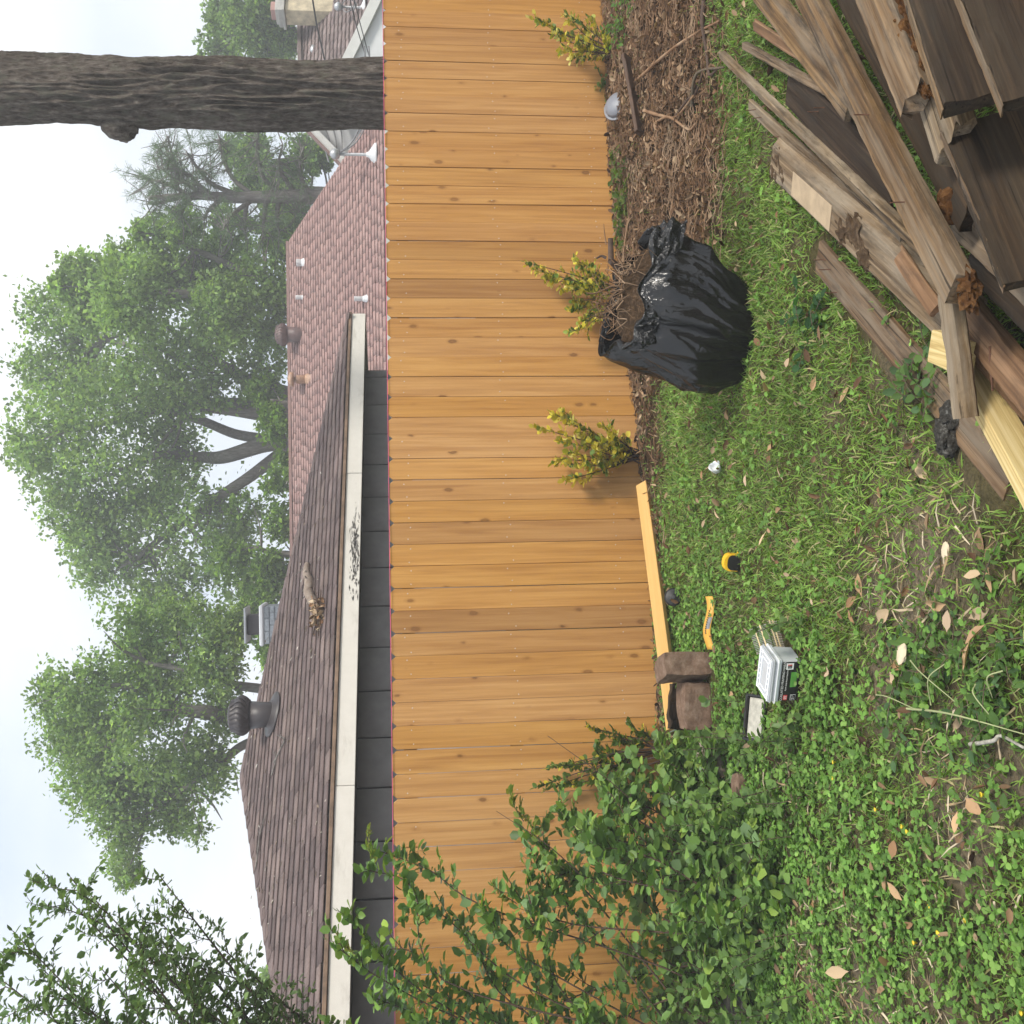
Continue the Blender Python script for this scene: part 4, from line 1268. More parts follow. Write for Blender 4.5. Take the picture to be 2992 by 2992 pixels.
# ------------------------------------------------------------------ lawn
# nothing grows under and right in front of the things lying on the lawn
KEEP = [(onZ(a, b_)[:2], r) for a, b_, r in ((2310, 1965, .14), (2330, 1990, .10), (2330, 1935, .10), (2235, 2100, .10), (2245, 2060, .08), (2245, 2145, .08), (2075, 1780, .07), (2078, 1830, .07), (2078, 1870, .07), (2165, 1645, .06), (2290, 1890, .09), (2112, 1372, .04), (2768, 1268, .06), (2095, 1960, .12), (2095, 2070, .14), (1990, 1745, .07))]
for u_ in np.linspace(0, 1, 14):
    KEEP.append((onZ(1885 + 90 * u_, 1410 + 718 * u_)[:2], .075))
for q0, q1, r in (((2385, 750), (2945, 1405), .09), ((2252, 462), (2770, 940), .08)):
    for u_ in np.linspace(0, 1, 12):
        KEEP.append((onZ(q0[0] + (q1[0] - q0[0]) * u_, q0[1] + (q1[1] - q0[1]) * u_)[:2], r))
def yard_points(n, rng, y0=2.15, y1=8.6, spill=.6):
    """points over the part of the yard the camera can see, and a little beyond"""
    y = np.sqrt(rng.uniform(y0 ** 2, y1 ** 2, n))
    x = rng.uniform(-1, 1, n) * (.56 * y + spill)
    k = fdist(x, y) > .04
    for (c0, r0) in KEEP:
        k &= ((x - c0[0]) ** 2 + (y - c0[1]) ** 2) > r0 ** 2
    return x[k], y[k]
leaf_mat('grass', 0.55, 0.3, 0.25)
leaf_mat('dead_leaf', 0.8, 0.12, 0.15)
rgz = np.random.default_rng(31)
x, y = yard_points(520000, rgz)
cl = clover_mask(x, y)
p = (1 - litter_mask(x, y)) * (1 - .92 * bare_mask(x, y)) * (1 - .5 * cl) * np.clip(.75 + .5 * wob(x, y, 2.2, 1.1), .25, 1)
sd_ = fdist(x, y)
p = np.maximum(p, .06 * (sd_ < 1.2))
k = rgz.random(len(x)) < p
x, y = x[k], y[k]
n = len(x)
pos = np.stack([x, y, gz(x, y) - .004], -1)
az = rgz.uniform(0, 2 * PI, n); el = rgz.uniform(.15, 1.15, n)
dr = np.stack([np.cos(az) * np.cos(el), np.sin(az) * np.cos(el), np.sin(el)], -1)
ln = .050 * (.5 + .8 * rgz.random(n))
V, Fl = scatter(BLADE, pos, frames(dr, rgz.uniform(-1.2, 1.2, n)), ln, .6 + .75 * rgz.random(n))
GP = [(0.18, 0.305, 0.052), (0.22, 0.355, 0.062), (0.148, 0.257, 0.047), (0.255, 0.39, 0.08), (0.13, 0.228, 0.047), (0.33, 0.37, 0.13), (0.43, 0.36, 0.20)]
pick = rgz.choice(7, n, p=[.21, .20, .18, .12, .13, .09, .07])
c = np.array(GP)[pick] * (1 + .15 * rgz.standard_normal((n, 1))) * (1 + .26 * wob(x, y, 1.1, 2.0))[:, None]
tag(link('lawn_grass', mesh_np('lawn_grass', V, Fl, np.repeat(np.clip(c, .01, .6), 5, 0)), 'grass'), 'short bright green coarse lawn grass covering the yard', 'grass', None, 'stuff')
# clover and other small round leaved weeds
x, y = yard_points(150000, rgz, 2.15, 7.6)
cl = clover_mask(x, y)
p = .8 * cl * (1 - litter_mask(x, y) * .85) * (1 - .9 * bare_mask(x, y)) * np.clip(.8 + .5 * wob(x, y, 2.7, 4), .25, 1) + .012 * (1 - cl) * (1 - litter_mask(x, y))
k = rgz.random(len(x)) < p
x, y = x[k], y[k]; n = len(x)
h = .012 + .035 * rgz.random(n)
pos = np.stack([x, y, gz(x, y) + h], -1)
pos3 = np.repeat(pos, 3, 0)
az = (rgz.uniform(0, 2 * PI, n)[:, None] + np.array([0, 2.1, 4.2])[None]).ravel() + rgz.normal(0, .25, 3 * n)
el = rgz.normal(.12, .38, 3 * n)
dr = np.stack([np.cos(az) * np.cos(el), np.sin(az) * np.cos(el), np.sin(el)], -1)
V, Fl = scatter(OVAL, pos3, frames(dr, rgz.normal(0, .35, 3 * n)), np.repeat(.013 + .014 * rgz.random(n), 3), np.full(3 * n, 1.15))
CP = np.array([(0.15, 0.295, 0.055), (0.185, 0.34, 0.065), (0.125, 0.245, 0.048), (0.225, 0.38, 0.085), (0.105, 0.205, 0.042)])
c = CP[rgz.integers(0, 5, n)] * (1 + .16 * rgz.standard_normal((n, 1))) * (1 + .14 * wob(x, y, 1.3, 5.0))[:, None]
tag(link('clover_patch', mesh_np('clover_patch', V, Fl, np.repeat(np.clip(c, .01, .6), 18, 0)), 'grass'), 'low clover and round leaved weeds spreading in front of the bush', 'clover', None, 'stuff')
# tiny yellow flowers among the clover
fl = [(2435, 2227), (2558, 2366), (2433, 2274), (2680, 2640), (2715, 2650), (2745, 2730), (2670, 2755), (2868, 2322), (2907, 2363), (2820, 2690), (2985, 2960), (2635, 2415), (2650, 2430), (2740, 2725)]
bmf = []
for i, (a, b_) in enumerate(fl):
    g = onG(a, b_, .035)
    me = lathe('flower', [(.002, -.012), (.006, 0), (.0085, .003), (.004, .004)], 8)
    me.materials.append(MATS.get('petal_yellow') or plain('petal_yellow', (.75, .55, .03), .6))
    o = link('yellow_flower', me, None, None, tuple(g))
    tag(o, 'tiny yellow wildflower among the clover leaves', 'flower', 'tiny yellow flowers in the clover')

# ------------------------------------------------------------------ litter: dead leaves and stringy roots in front of the fence
DEAD = np.array([(0.24, 0.15, 0.085), (0.17, 0.095, 0.05), (0.30, 0.20, 0.12), (0.11, 0.062, 0.035), (0.36, 0.26, 0.165), (0.14, 0.08, 0.045), (0.075, 0.045, 0.026)])
def dead_leaves(x, y, up, size, rng, pal=DEAD):
    n = len(x)
    pos = np.stack([x, y, gz(x, y) + up], -1)
    az = rng.uniform(0, 2 * PI, n); el = rng.normal(.05, .4, n)
    dr = np.stack([np.cos(az) * np.cos(el), np.sin(az) * np.cos(el), np.sin(el)], -1)
    CURL = (np.array([(0, 0, 0), (-.17, .3, .12), (-.15, .7, .15), (0, 1, .10), (.15, .7, .15), (.17, .3, .12), (0, .5, -.02)]), [np.array([(0, 6, 2, 1), (6, 3, 2, 2)][:1]), np.array([(6, 3, 2), (6, 4, 3)]), np.array([(0, 5, 4, 6)])])
    V, Fl = scatter(CURL, pos, frames(dr, rng.normal(0, .9, n)), size * (.5 + .8 * rng.random(n)), .7 + .8 * rng.random(n))
    return V, Fl, np.repeat(np.clip(pal[rng.integers(0, len(pal), n)] * (1 + .2 * rng.standard_normal((n, 1))), .02, .8), 7, 0)
x, y = yard_points(80000, rgz, 4.0, 8.6, .8)
k = rgz.random(len(x)) < litter_mask(x, y) * np.clip(.35 + .5 * (falong(x, y) > 2.0) + .3 * wob(x, y, 2, 3), .08, 1) * .62
x, y = x[k], y[k]
V, Fl, c = dead_leaves(x, y, .004 + .03 * rgz.random(len(x)), .050, rgz)
tag(link('leaf_litter', mesh_np('leaf_litter', V, Fl, c), 'dead_leaf'), 'deep brown litter of dead leaves heaped along the fence', 'leaf litter', None, 'stuff')
# stringy roots and twigs
x, y = yard_points(16000, rgz, 4.0, 8.6, .6)
k = rgz.random(len(x)) < litter_mask(x, y) * (.25 + .75 * (falong(x, y) > 2.1))
x, y = x[k], y[k]
paths = []
for a, b_ in zip(x[:4200], y[:4200]):
    L = rgz.uniform(.08, .32); th = rgz.uniform(0, 2 * PI)
    pts = []
    for j in range(4):
        q_ = np.array([a + math.cos(th) * L * j / 3, b_ + math.sin(th) * L * j / 3, 0]); th += rgz.normal(0, .6)
        q_[2] = float(gz(q_[0], q_[1])) + .012 + .03 * rgz.random()
        pts.append(q_)
    paths.append((np.array(pts), taper(4, rgz.uniform(.002, .0045), .0012)))
t = NT('root_fibre')
f = t.noise(t.coords((1, 1, 1), rnd=False), 3.5, 4, .6)
t.base(t.ramp(f, [(.3, (0.10, 0.055, 0.03)), (.5, (0.25, 0.15, 0.085)), (.72, (0.42, 0.31, 0.21))])); t.rough(.9); t.spec(.1)
tag(link('root_litter', tube_mesh('root_litter', paths, 4), 'root_fibre'), 'tangle of thin brown roots and twigs lying over the dead leaves', 'roots', None, 'stuff')
# straw and dry stems at the near corner by the bush
x, y = yard_points(60000, rgz, 2.2, 5.2, .3)
b_ = np.zeros(len(x))
for (px_, py_, r) in ((2370, 2850, .42), (2560, 2960, .42), (2320, 2270, .25), (2740, 1660, .22), (2590, 1760, .18), (2800, 2430, .24), (2690, 2960, .3)):
    cc_ = onZ(px_, py_)[:2]
    b_ = np.maximum(b_, np.exp(-((x - cc_[0]) ** 2 + (y - cc_[1]) ** 2) / r ** 2))
k = rgz.random(len(x)) < b_ * .12
x, y = x[k], y[k]; n = len(x)
az = rgz.uniform(0, 2 * PI, n); el = rgz.normal(.08, .16, n)
dr = np.stack([np.cos(az) * np.cos(el), np.sin(az) * np.cos(el), np.sin(el)], -1)
V, Fl = scatter(BLADE, np.stack([x, y, gz(x, y) + .006 + .015 * rgz.random(n)], -1), frames(dr, rgz.normal(0, .5, n)), .11 * (.3 + .9 * rgz.random(n)), .35 + .4 * rgz.random(n))
tag(link('dry_straw', mesh_np('dry_straw', V, Fl, cols(n, [(.48, .38, .25), (.36, .26, .15), (.55, .46, .33), (.24, .16, .09)], 5, rgz)), 'dead_leaf'), 'dry pale straw and grass stems on the bare soil patches', 'straw', None, 'stuff')
# smaller leaves scattered over the lawn
x, y = yard_points(1500, rgz, 2.3, 7.6, .5)
k = litter_mask(x, y) < .6
V, Fl, c = dead_leaves(x[k], y[k], .018 + .03 * rgz.random(k.sum()), .05, rgz, DEAD[:5])
tag(link('scattered_leaves', mesh_np('scattered_leaves', V, Fl, c), 'dead_leaf'), 'small dry brown leaves scattered thinly through the lawn', 'dead leaves', None, 'stuff')
# the larger fallen leaves one can point at
big_l = z2(2000, 1000, [(480, 275), (740, 190), (1080, 440), (1095, 810), (520, 690), (235, 375), (545, 935), (465, 1060), (980, 1010), (345, 740), (1450, 815), (460, 620), (200, 1000), (100, 775), (710, 1420), (1000, 1440), (665, 1700), (1090, 1580), (960, 1590), (1600, 1560), (1710, 1250), (1660, 1040), (1690, 1300), (1160, 1830), (800, 1850), (1480, 1480), (1700, 1590), (425, 150), (950, 40), (610, 70), (870, 350), (1270, 740), (1290, 660), (910, 1500), (1480, 1640), (1610, 1680)], 1.932) + z2(2000, 1900, [(1040, 1270), (905, 1540), (1140, 1420), (820, 545), (1400, 985), (1450, 760), (1060, 130), (660, 1290), (1385, 425), (1410, 830), (1075, 1480), (850, 1660), (1070, 1080), (610, 1380), (1130, 1300), (230, 225), (790, 1655), (1060, 1610)], 1.769)
for i, (a, b_) in enumerate(big_l):
    g = onG(a, b_, .028)
    sz = rgz.uniform(.062, .10)
    az = rgz.uniform(0, 2 * PI)
    T = np.array([(0, 0, 0), (-.05, .14, .02), (-.19, .34, .07), (-.2, .62, .08), (-.1, .86, .05), (0, 1, .06), (.1, .86, .07), (.2, .62, .10), (.18, .34, .08), (.05, .14, .02), (0, .34, 0), (0, .62, .01), (0, .86, .03)]) * sz
    T[:, 2] *= rgz.uniform(.5, 2.4)
    T[:, 0] *= rgz.uniform(.75, 1.25)
    me = mesh_np('fallen_leaf', T, [np.array([(0, 10, 2, 1), (10, 11, 3, 2), (11, 12, 4, 3), (0, 9, 8, 10), (10, 8, 7, 11), (11, 7, 6, 12)]), np.array([(12, 5, 4), (12, 6, 5)])], np.tile(np.array([(0.52, 0.34, 0.19), (0.44, 0.28, 0.16), (0.58, 0.43, 0.27), (0.36, 0.21, 0.11), (0.50, 0.37, 0.25)][i % 5]) * rgz.uniform(.85, 1.15), (13, 1)), smooth=True)
    o = link('fallen_leaf', me, 'dead_leaf', None, tuple(g))
    o.rotation_euler = (rgz.normal(0, .35), rgz.normal(0, .35), az)
    tag(o, 'tan dry fallen leaf lying on the grass', 'leaf', 'larger fallen leaves on the lawn')
# thick roots and branches in the litter
stick_labels = ['long dark root bowing across the leaf litter', 'pale forked root end near the half buried board', 'bare bent branch lying at the edge of the litter', 'thin grey root curving beside the grass edge', 'brown root arching over dead leaves close to the fence', 'short pale stick at the foot of the bag', 'dark crooked branch among dead leaves near the wood pile']
for i, pts in enumerate((z2(1100, 0, [(1850, 0), (1840, 130), (1865, 300), (1880, 420), (1932, 380)], 1.932), z2(1100, 0, [(1510, 625), (1600, 650), (1690, 660), (1790, 540)], 1.932), z2(1100, 0, [(1440, 480), (1640, 300), (1800, 190), (1932, 120)], 1.932), z2(1100, 0, [(1780, 600), (1790, 460), (1830, 400), (1960, 380)], 1.932), z2(1100, 0, [(1580, 690), (1650, 660), (1760, 730), (1800, 700)], 1.932), z2(1100, 0, [(1400, 1330), (1420, 1250), (1440, 1200)], 1.932), z2(1100, 0, [(1690, 650), (1760, 560), (1800, 530), (1840, 420)], 1.932))):
    P = curve_pts([onG(a, b_, .03 + .02 * (j % 2)) for j, (a, b_) in enumerate(pts)], 6)
    tag(link('loose_root', tube_mesh('loose_root', [(P, taper(len(P), .014 - .001 * i, .006))], 7), ['twig_brown', 'root_fibre', 'root_fibre', 'stem_olive', 'root_fibre', 'root_fibre', 'twig_brown'][i]), stick_labels[i], 'root')

# ------------------------------------------------------------------ shrubs
VPAL = [(0.58, 0.50, 0.05), (0.68, 0.58, 0.09), (0.13, 0.21, 0.035), (0.08, 0.15, 0.03), (0.40, 0.42, 0.05), (0.24, 0.32, 0.05), (0.70, 0.64, 0.20)]
def shrub(name, label, base, tips, pal, seed, leaf=.042, stem_r=.006, mat='leaf_gloss', ntw=9, tl=.085, dens=.02):
    rng = np.random.default_rng(seed)
    o = empty(name, base, label, 'shrub')
    st, tw = [], []
    for e in tips:
        e = np.asarray(e)
        b_ = base + np.array([rng.normal(0, .025), rng.normal(0, .02), -.02])
        m_ = b_ * .5 + e * .5 + np.array([0, 0, .03]) + rng.standard_normal(3) * .02
        P = curve_pts([b_, m_, e], 7)
        st.append((P, taper(len(P), stem_r, stem_r * .4)))
        t_ = twigs_along(P, ntw, tl, rng, .002, fwd=.9, t0=.35)
        tw += t_
        tw.append((P[-4:], np.full(4, .002)))
    link('stems', tube_mesh('stems', st + tw, 5), 'twig_brown', o)
    V, Fl, c = side_leaves(tw, dens, leaf, pal, rng, OVAL, start=.15, droop=-.25, cup=.8)
    link('leaves', mesh_np('leaves', V, Fl, c), mat, o)
    return o
def ftips(org, s, lst, off):
    return [onF(org[0] + a / s, org[1] + b_ / s, off + .05 * math.sin(3 * i)) for i, (a, b_) in enumerate(lst)]
shrub('variegated_shrub', 'yellow and green variegated shrub beside the grey plastic cap at the fence', onG(1795, 158), ftips((1100, 0), 1.932, [(870, 100), (935, 120), (1075, 75), (1110, 100), (1100, 330), (1050, 290), (1230, 110), (1000, 200), (1180, 190), (1140, 260), (1240, 250), (1300, 240)], .28), VPAL + VPAL[:2] + VPAL[6:], 41, leaf=.046, ntw=7)
b2_ = onF(1850, 865, .22); b2_[2] = gz(b2_[0], b2_[1])
shrub('variegated_shrub', 'variegated shrub poking up behind the mouth of the trash bag', b2_, ftips((1100, 0), 1.932, [(845, 1480), (900, 1520), (960, 1580), (1120, 1470), (1190, 1480), (1230, 1540), (1080, 1600), (1050, 1640), (1110, 1700), (1120, 1870), (1100, 1750), (1190, 1860), (1160, 1800), (1180, 1620)], .22), VPAL + VPAL[:2] + VPAL[4:5], 42, leaf=.044, ntw=8)
shrub('variegated_shrub', 'bright yellow green shrub standing alone against the middle of the fence', onG(1872, 1333), ftips((1100, 1000), 1.932, [(890, 475), (1000, 400), (1060, 390), (1110, 440), (1030, 560), (1085, 620), (1010, 660), (1080, 690), (1065, 780), (1290, 475), (1200, 540), (1340, 600), (1290, 690), (1230, 600), (1400, 560), (1180, 690), (1150, 520), (1340, 520), (1300, 560)], .22), VPAL[:3] + VPAL[4:] + VPAL[:2] * 2, 43, leaf=.052, ntw=6, tl=.10, dens=.026)
shrub('variegated_shrub', 'darker small leaved shrub with yellow edges between the big bush and the fence', onG(1945, 2195), ftips((1000, 2000), 1.756, [(1270, 220), (1340, 260), (1480, 190), (1540, 240), (1060, 430), (1100, 420), (1190, 420), (990, 530), (1040, 540), (1150, 520), (1280, 510), (1310, 330), (1420, 290), (1330, 370), (1290, 470)], .18), VPAL[2:4] * 4 + VPAL[5:6] + [VPAL[0]], 44, ntw=6)

# the big bush
rb2 = np.random.default_rng(51)
bush = empty('big_bush', (-2.2, 5.1, 0), 'large sprawling bush with dull green oval leaves in front of the fence', 'bush')
tipl = [(620, 1925), (690, 1640), (700, 1600), (640, 1790), (660, 1730), (760, 1680), (740, 1880), (985, 1560), (1000, 1600), (960, 1660), (925, 1720), (1050, 1530), (1080, 1545), (1130, 1480), (1240, 1390), (1290, 1395), (1350, 1440), (1180, 1500), (1350, 1530), (1390, 1560), (1400, 1640), (1440, 1660), (1380, 1740), (1330, 1800), (1200, 1700), (1100, 1700), (1150, 1850), (1000, 1800), (900, 1800), (860, 1730), (780, 1850), (1250, 1900), (1420, 1720), (800, 1920), (950, 1900), (1050, 1900), (1120, 1780), (1180, 1600), (1240, 1500), (1230, 1590), (1300, 1620), (1290, 1500), (1320, 1700), (1260, 1780), (1060, 1640), (1130, 1600), (1010, 1700), (1350, 1880), (700, 1880), (680, 1800), (850, 1850), (1080, 1840), (1190, 1800), (1400, 1820), (1150, 1540), (1200, 1450), (1280, 1440), (1100, 1930), (1330, 1610), (1240, 1660)]
stm, twg = [], []
for i, (a, b_) in enumerate(tipl):
    dpt = np.interp(a, [600, 900, 1100, 1300, 1450], [5.6, 5.6, 5.55, 5.3, 4.7]) + rb2.uniform(-.35, .35) + (.35 if b_ < 1560 else 0)
    e = atD(a * K, b_ * K, dpt)
    if a > 1150:
        e = onZ(a * K, b_ * K, rb2.uniform(.08, .36) * (.5 if a > 1330 else 1)); e = e if e[1] < 6.2 else atD(a * K, b_ * K, 6.1)
    e[2] = max(e[2], .12)
    bs = np.array([np.clip(e[0] * .55 - 1.1 + rb2.normal(0, .12), -3.0, -1.35), 5.35 + rb2.normal(0, .22), 0.0]); bs[0] -= (1.0 if a < 1010 else 0.0) * rb2.uniform(.5, 1.2)
    bs[2] = gz(bs[0], bs[1]) - .03
    if a > 1010 and rb2.random() < .18: continue
    m_ = bs * .42 + e * .58 + np.array([-.04, 0, .18 * min(1, e[2])]) + rb2.standard_normal(3) * .09
    P = curve_pts([bs, bs * .72 + m_ * .28 + rb2.standard_normal(3) * .05, m_, m_ * .4 + e * .6 + rb2.standard_normal(3) * .05, e], 5)
    stm.append((P, taper(len(P), .0065, .0025)))
    up_ = a < 1010
    t_ = twigs_along(P, 6 if up_ else 12, .17 if up_ else .23, rb2, .003, t0=.35 if up_ else .22, lift=.1)
    twg += t_
    for q_, _ in t_[3:]:
        if rb2.random() < (.2 if up_ else .5):
            twg += twigs_along(q_, 2, .12, rb2, .002)
    twg.append((P[-9:], np.full(9, .003)))
    twg.append((P[(9 if up_ else 5):], np.full(len(P) - (9 if up_ else 5), .003)))
for a, b_, c_, d_ in ((1600, 2150, 1930, 2420), (1450, 2370, 1700, 2560)):      # bare dead twigs
    P = curve_pts([atD(c_, d_, 5.6), atD((a + c_) / 2 + 20, (b_ + d_) / 2, 5.6), atD(a, b_, 5.7)], 6)
    stm.append((P, taper(len(P), .004, .0015)))
link('stems', tube_mesh('stems', stm + twg, 5), 'twig_brown', bush)
V, Fl, c = side_leaves(twg, .036, .066, [(0.14, 0.25, 0.065), (0.165, 0.29, 0.075), (0.12, 0.22, 0.06), (0.20, 0.33, 0.085), (0.165, 0.265, 0.11), (0.18, 0.315, 0.065), (0.26, 0.38, 0.075)], rb2, OVAL, start=.2, cup=.55)
link('leaves', mesh_np('leaves', V, Fl, c), 'leaf_gloss', bush)
# young fern like shoots with bright feathery leaflets
shoot, sl_ = [], []
for (a, b_), (a2, b2) in (((1490, 2310), (1530, 2400)), ((1520, 2350), (1560, 2420)), ((1440, 2585), (1510, 2640)), ((1560, 2410), (1580, 2460)), ((1410, 2660), (1480, 2690)), ((985, 2730), (1040, 2790)), ((1075, 2420), (1100, 2540))):
    P = curve_pts([atD(a2, b2, 5.75), atD((a + a2) / 2 - 8, (b_ + b2) / 2, 5.75), atD(a, b_, 5.7)], 5)
    shoot.append((P, taper(len(P), .003, .001)))
link('young_shoots', tube_mesh('young_shoots', shoot, 4), 'stem_olive', bush)
V, Fl, c = side_leaves(shoot, .014, .055, [(0.22, 0.27, 0.05), (0.17, 0.26, 0.05), (0.26, 0.27, 0.07)], rb2, LEAF6, start=.1, cup=.7)
V2 = V
link('young_leaves', mesh_np('young_leaves', V2, Fl, c), 'leaf', bush)
# ground cover shoots round its foot
x, y = yard_points(1500, rb2, 3.4, 5.9, .3)
ctr = onZ(2230, 2640)[:2]
k = rb2.random(len(x)) < np.exp(-((x - ctr[0]) ** 2 / .75 ** 2 + (y - ctr[1] - .2) ** 2 / .75 ** 2)) * .8
tw = []
for a, b_ in zip(x[k], y[k]):
    q_ = np.array([a, b_, float(gz(a, b_))]); e = q_ + np.array([rb2.normal(0, .07), rb2.normal(0, .07), rb2.uniform(.08, .32)])
    tw.append((curve_pts([q_, (q_ + e) / 2 + rb2.standard_normal(3) * .01, e], 3), np.full(7, .002)))
o = empty('bush_suckers', (ctr[0], ctr[1], 0), 'low leafy suckers and weeds crowding the foot of the big bush', 'undergrowth', None, 'stuff')
link('stems', tube_mesh('stems', tw, 4), 'stem_olive', o)
V, Fl, c = side_leaves(tw, .026, .05, [(0.12, 0.21, 0.055), (0.145, 0.24, 0.065), (0.17, 0.275, 0.065), (0.10, 0.175, 0.05)], rb2, OVAL, start=.1, cup=.5)
link('leaves', mesh_np('leaves', V, Fl, c), 'leaf_gloss', o)
# creeping weeds by the fence foot and pulled weeds lying on the lawn
def weeds(name, label, pts, seed, leaf, pal, h=(.05, .14), n=14, r=.12):
    rng = np.random.default_rng(seed)
    c0 = onG(*pts[0])
    o = empty(name, c0, label, 'weeds')
    tw = []
    for a, b_ in pts:
        g = onG(a, b_)
        for j in range(n):
            q_ = g + np.array([rng.normal(0, r), rng.normal(0, r), 0]); q_[2] = gz(q_[0], q_[1])
            e = q_ + np.array([rng.normal(0, .09), rng.normal(0, .09), rng.uniform(*h)])
            tw.append((curve_pts([q_, (q_ + e) / 2 + np.array([0, 0, .015]), e], 3), np.full(7, .0018)))
    link('stems', tube_mesh('stems', tw, 4), 'stem_olive', o)
    V, Fl, c = side_leaves(tw, .028, leaf, pal, rng, LEAF6, start=.15, cup=.5)
    link('leaves', mesh_np('leaves', V, Fl, c), 'leaf', o)
    return o
DG = [(0.11, 0.20, 0.055), (0.13, 0.23, 0.065), (0.16, 0.265, 0.075), (0.11, 0.20, 0.085)]
weeds('pulled_weeds', 'heap of dark green pulled weeds with pale stems on the lawn', [(2650, 1900), (2720, 1960), (2780, 1990), (2660, 2080), (2760, 2100), (2850, 2060), (2900, 2130), (2640, 2000), (2920, 1990), (2840, 1960), (2930, 2080)], 61, .042, DG, (.01, .05), 6, .10)
weeds('fence_weeds', 'small green weed rooted beside the grey plastic cap', [(1778, 235)], 62, .045, DG, (.05, .16), 14, .06)
weeds('fence_weeds', 'light green weed patch in front of the end shrub', [(1815, 90), (1830, 60), (1850, 40)], 63, .04, [(0.10, 0.22, 0.05), (0.13, 0.26, 0.06)], (.02, .10), 12, .12)
weeds('fence_weeds', 'straggly grass tuft growing between fence and litter', [(1830, 490), (1838, 600), (1835, 640)], 64, .05, [(0.10, 0.17, 0.04), (0.15, 0.2, 0.05)], (.02, .09), 14, .10)
weeds('broad_weed', 'dark broad leaved weed at the edge of the wood pile', [(2385, 930)], 65, .05, [(0.045, 0.115, 0.04), (0.06, 0.14, 0.05)], (.02, .06), 7, .05)
weeds('broad_weed', 'dark green weed tuft beside the charred stake end', [(2720, 1115), (2715, 1065)], 66, .045, DG, (.02, .07), 7, .05)
wst = [((2645, 2070), (2992, 2145)), ((2720, 2060), (2760, 1940)), ((2850, 2000), (2900, 2100)), ((2930, 1960), (2900, 2040)), ((2660, 1930), (2790, 2050)), ((2560, 2030), (2690, 2080))]
for i, (a, b_) in enumerate(wst):
    p0, p1 = onG(*a, .045), onG(*b_, .05)
    P = curve_pts([p0, (p0 + p1) / 2 + np.array([.02, 0, .03]), p1], 6)
    me = tube_mesh('weed_stem', [(P, taper(len(P), .0045 if i == 0 else .0025, .0015))], 6)
    me.materials.append(MATS.get('stem_pale') or plain('stem_pale', (0.33, 0.36, 0.17), .7))
    tag(link('weed_stem', me), 'long pale green stripped stem lying across the pulled weeds' if i == 0 else 'thin pale stalk lying among the pulled weeds', 'stem', None if i == 0 else 'thin stalks among the pulled weeds')
P = curve_pts([onG(2835, 2175, .03), onG(2900, 2165, .05), onG(2925, 2150, .04), onG(2992, 2185, .05)], 6)
tag(link('lichen_twig', tube_mesh('lichen_twig', [(P, taper(len(P), .007, .004))], 7), plain('lichen', (.34, .32, .27), .9, var=.4, scale=60)), 'knobbly whitish lichen covered twig near the pulled weeds', 'twig')
# ------------------------------------------------------------------ lumber
def board_mesh(name, L, w, th, rng, rag0=0.0, rag1=0.0, warp=.004, bev=.004, n=26, wear=.001):
    """a sawn board with soft, slightly worn edges; x along the grain. rag: how far the end is torn"""
    b = min(bev, th * .3)
    cs = [(-w / 2 + b, -th / 2), (-w / 6, -th / 2), (w / 6, -th / 2), (w / 2 - b, -th / 2), (w / 2, -th / 2 + b), (w / 2, th / 2 - b), (w / 2 - b, th / 2), (w / 6, th / 2), (-w / 6, th / 2), (-w / 2 + b, th / 2), (-w / 2, th / 2 - b), (-w / 2, -th / 2 + b)]
    k = len(cs)
    n = max(n, int(L * 34))
    V = np.zeros((n, k, 3))
    ph = rng.uniform(0, 6)
    er = 0.0 if wear < .0007 else min(th, .04) * (.10 + 60 * wear)
    for i in range(n):
        u = i / (n - 1)
        for j, (a, c) in enumerate(cs):
            x = (u - .5) * L
            if i == 0: x += rag0 * rng.uniform(0, 1)
            if i == n - 1: x -= rag1 * rng.uniform(0, 1)
            if i == 1 and rag0: x += rag0 * .6
            if i == n - 2 and rag1: x -= rag1 * .6
            # edges eaten away unevenly along the board
            cf = 1.0 if j in (0, 3, 4, 5, 6, 9, 10, 11) else .25
            e1 = max(0, mnoise.noise(Vector((x * 9 + ph * 7, j * 1.7, ph)))) + .5 * max(0, mnoise.noise(Vector((x * 34 + ph, j * 2.3, 3))))
            e2 = mnoise.noise(Vector((x * 16, j * .9 + ph, 5)))
            ya = a - math.copysign(er * e1 * cf, a); zc = c - math.copysign(er * .7 * e1 * cf, c) + er * .12 * e2
            V[i, j] = (x, ya + warp * math.sin(3 * u + ph), zc + warp * math.sin(2.2 * u + 2 * ph))
    q_ = []
    for i in range(n - 1):
        for j in range(k):
            j2 = (j + 1) % k
            q_.append((i * k + j, (i + 1) * k + j, (i + 1) * k + j2, i * k + j2))
    me = bpy.data.meshes.new(name)
    me.from_pydata([tuple(v) for v in V.reshape(-1, 3)], [], q_ + [tuple(range(k)), tuple((n - 1) * k + j for j in range(k))[::-1]])
    me.update()
    bm = bmesh.new(); bm.from_mesh(me); bmesh.ops.recalc_face_normals(bm, faces=bm.faces[:]); bm.to_mesh(me); bm.free()
    return me
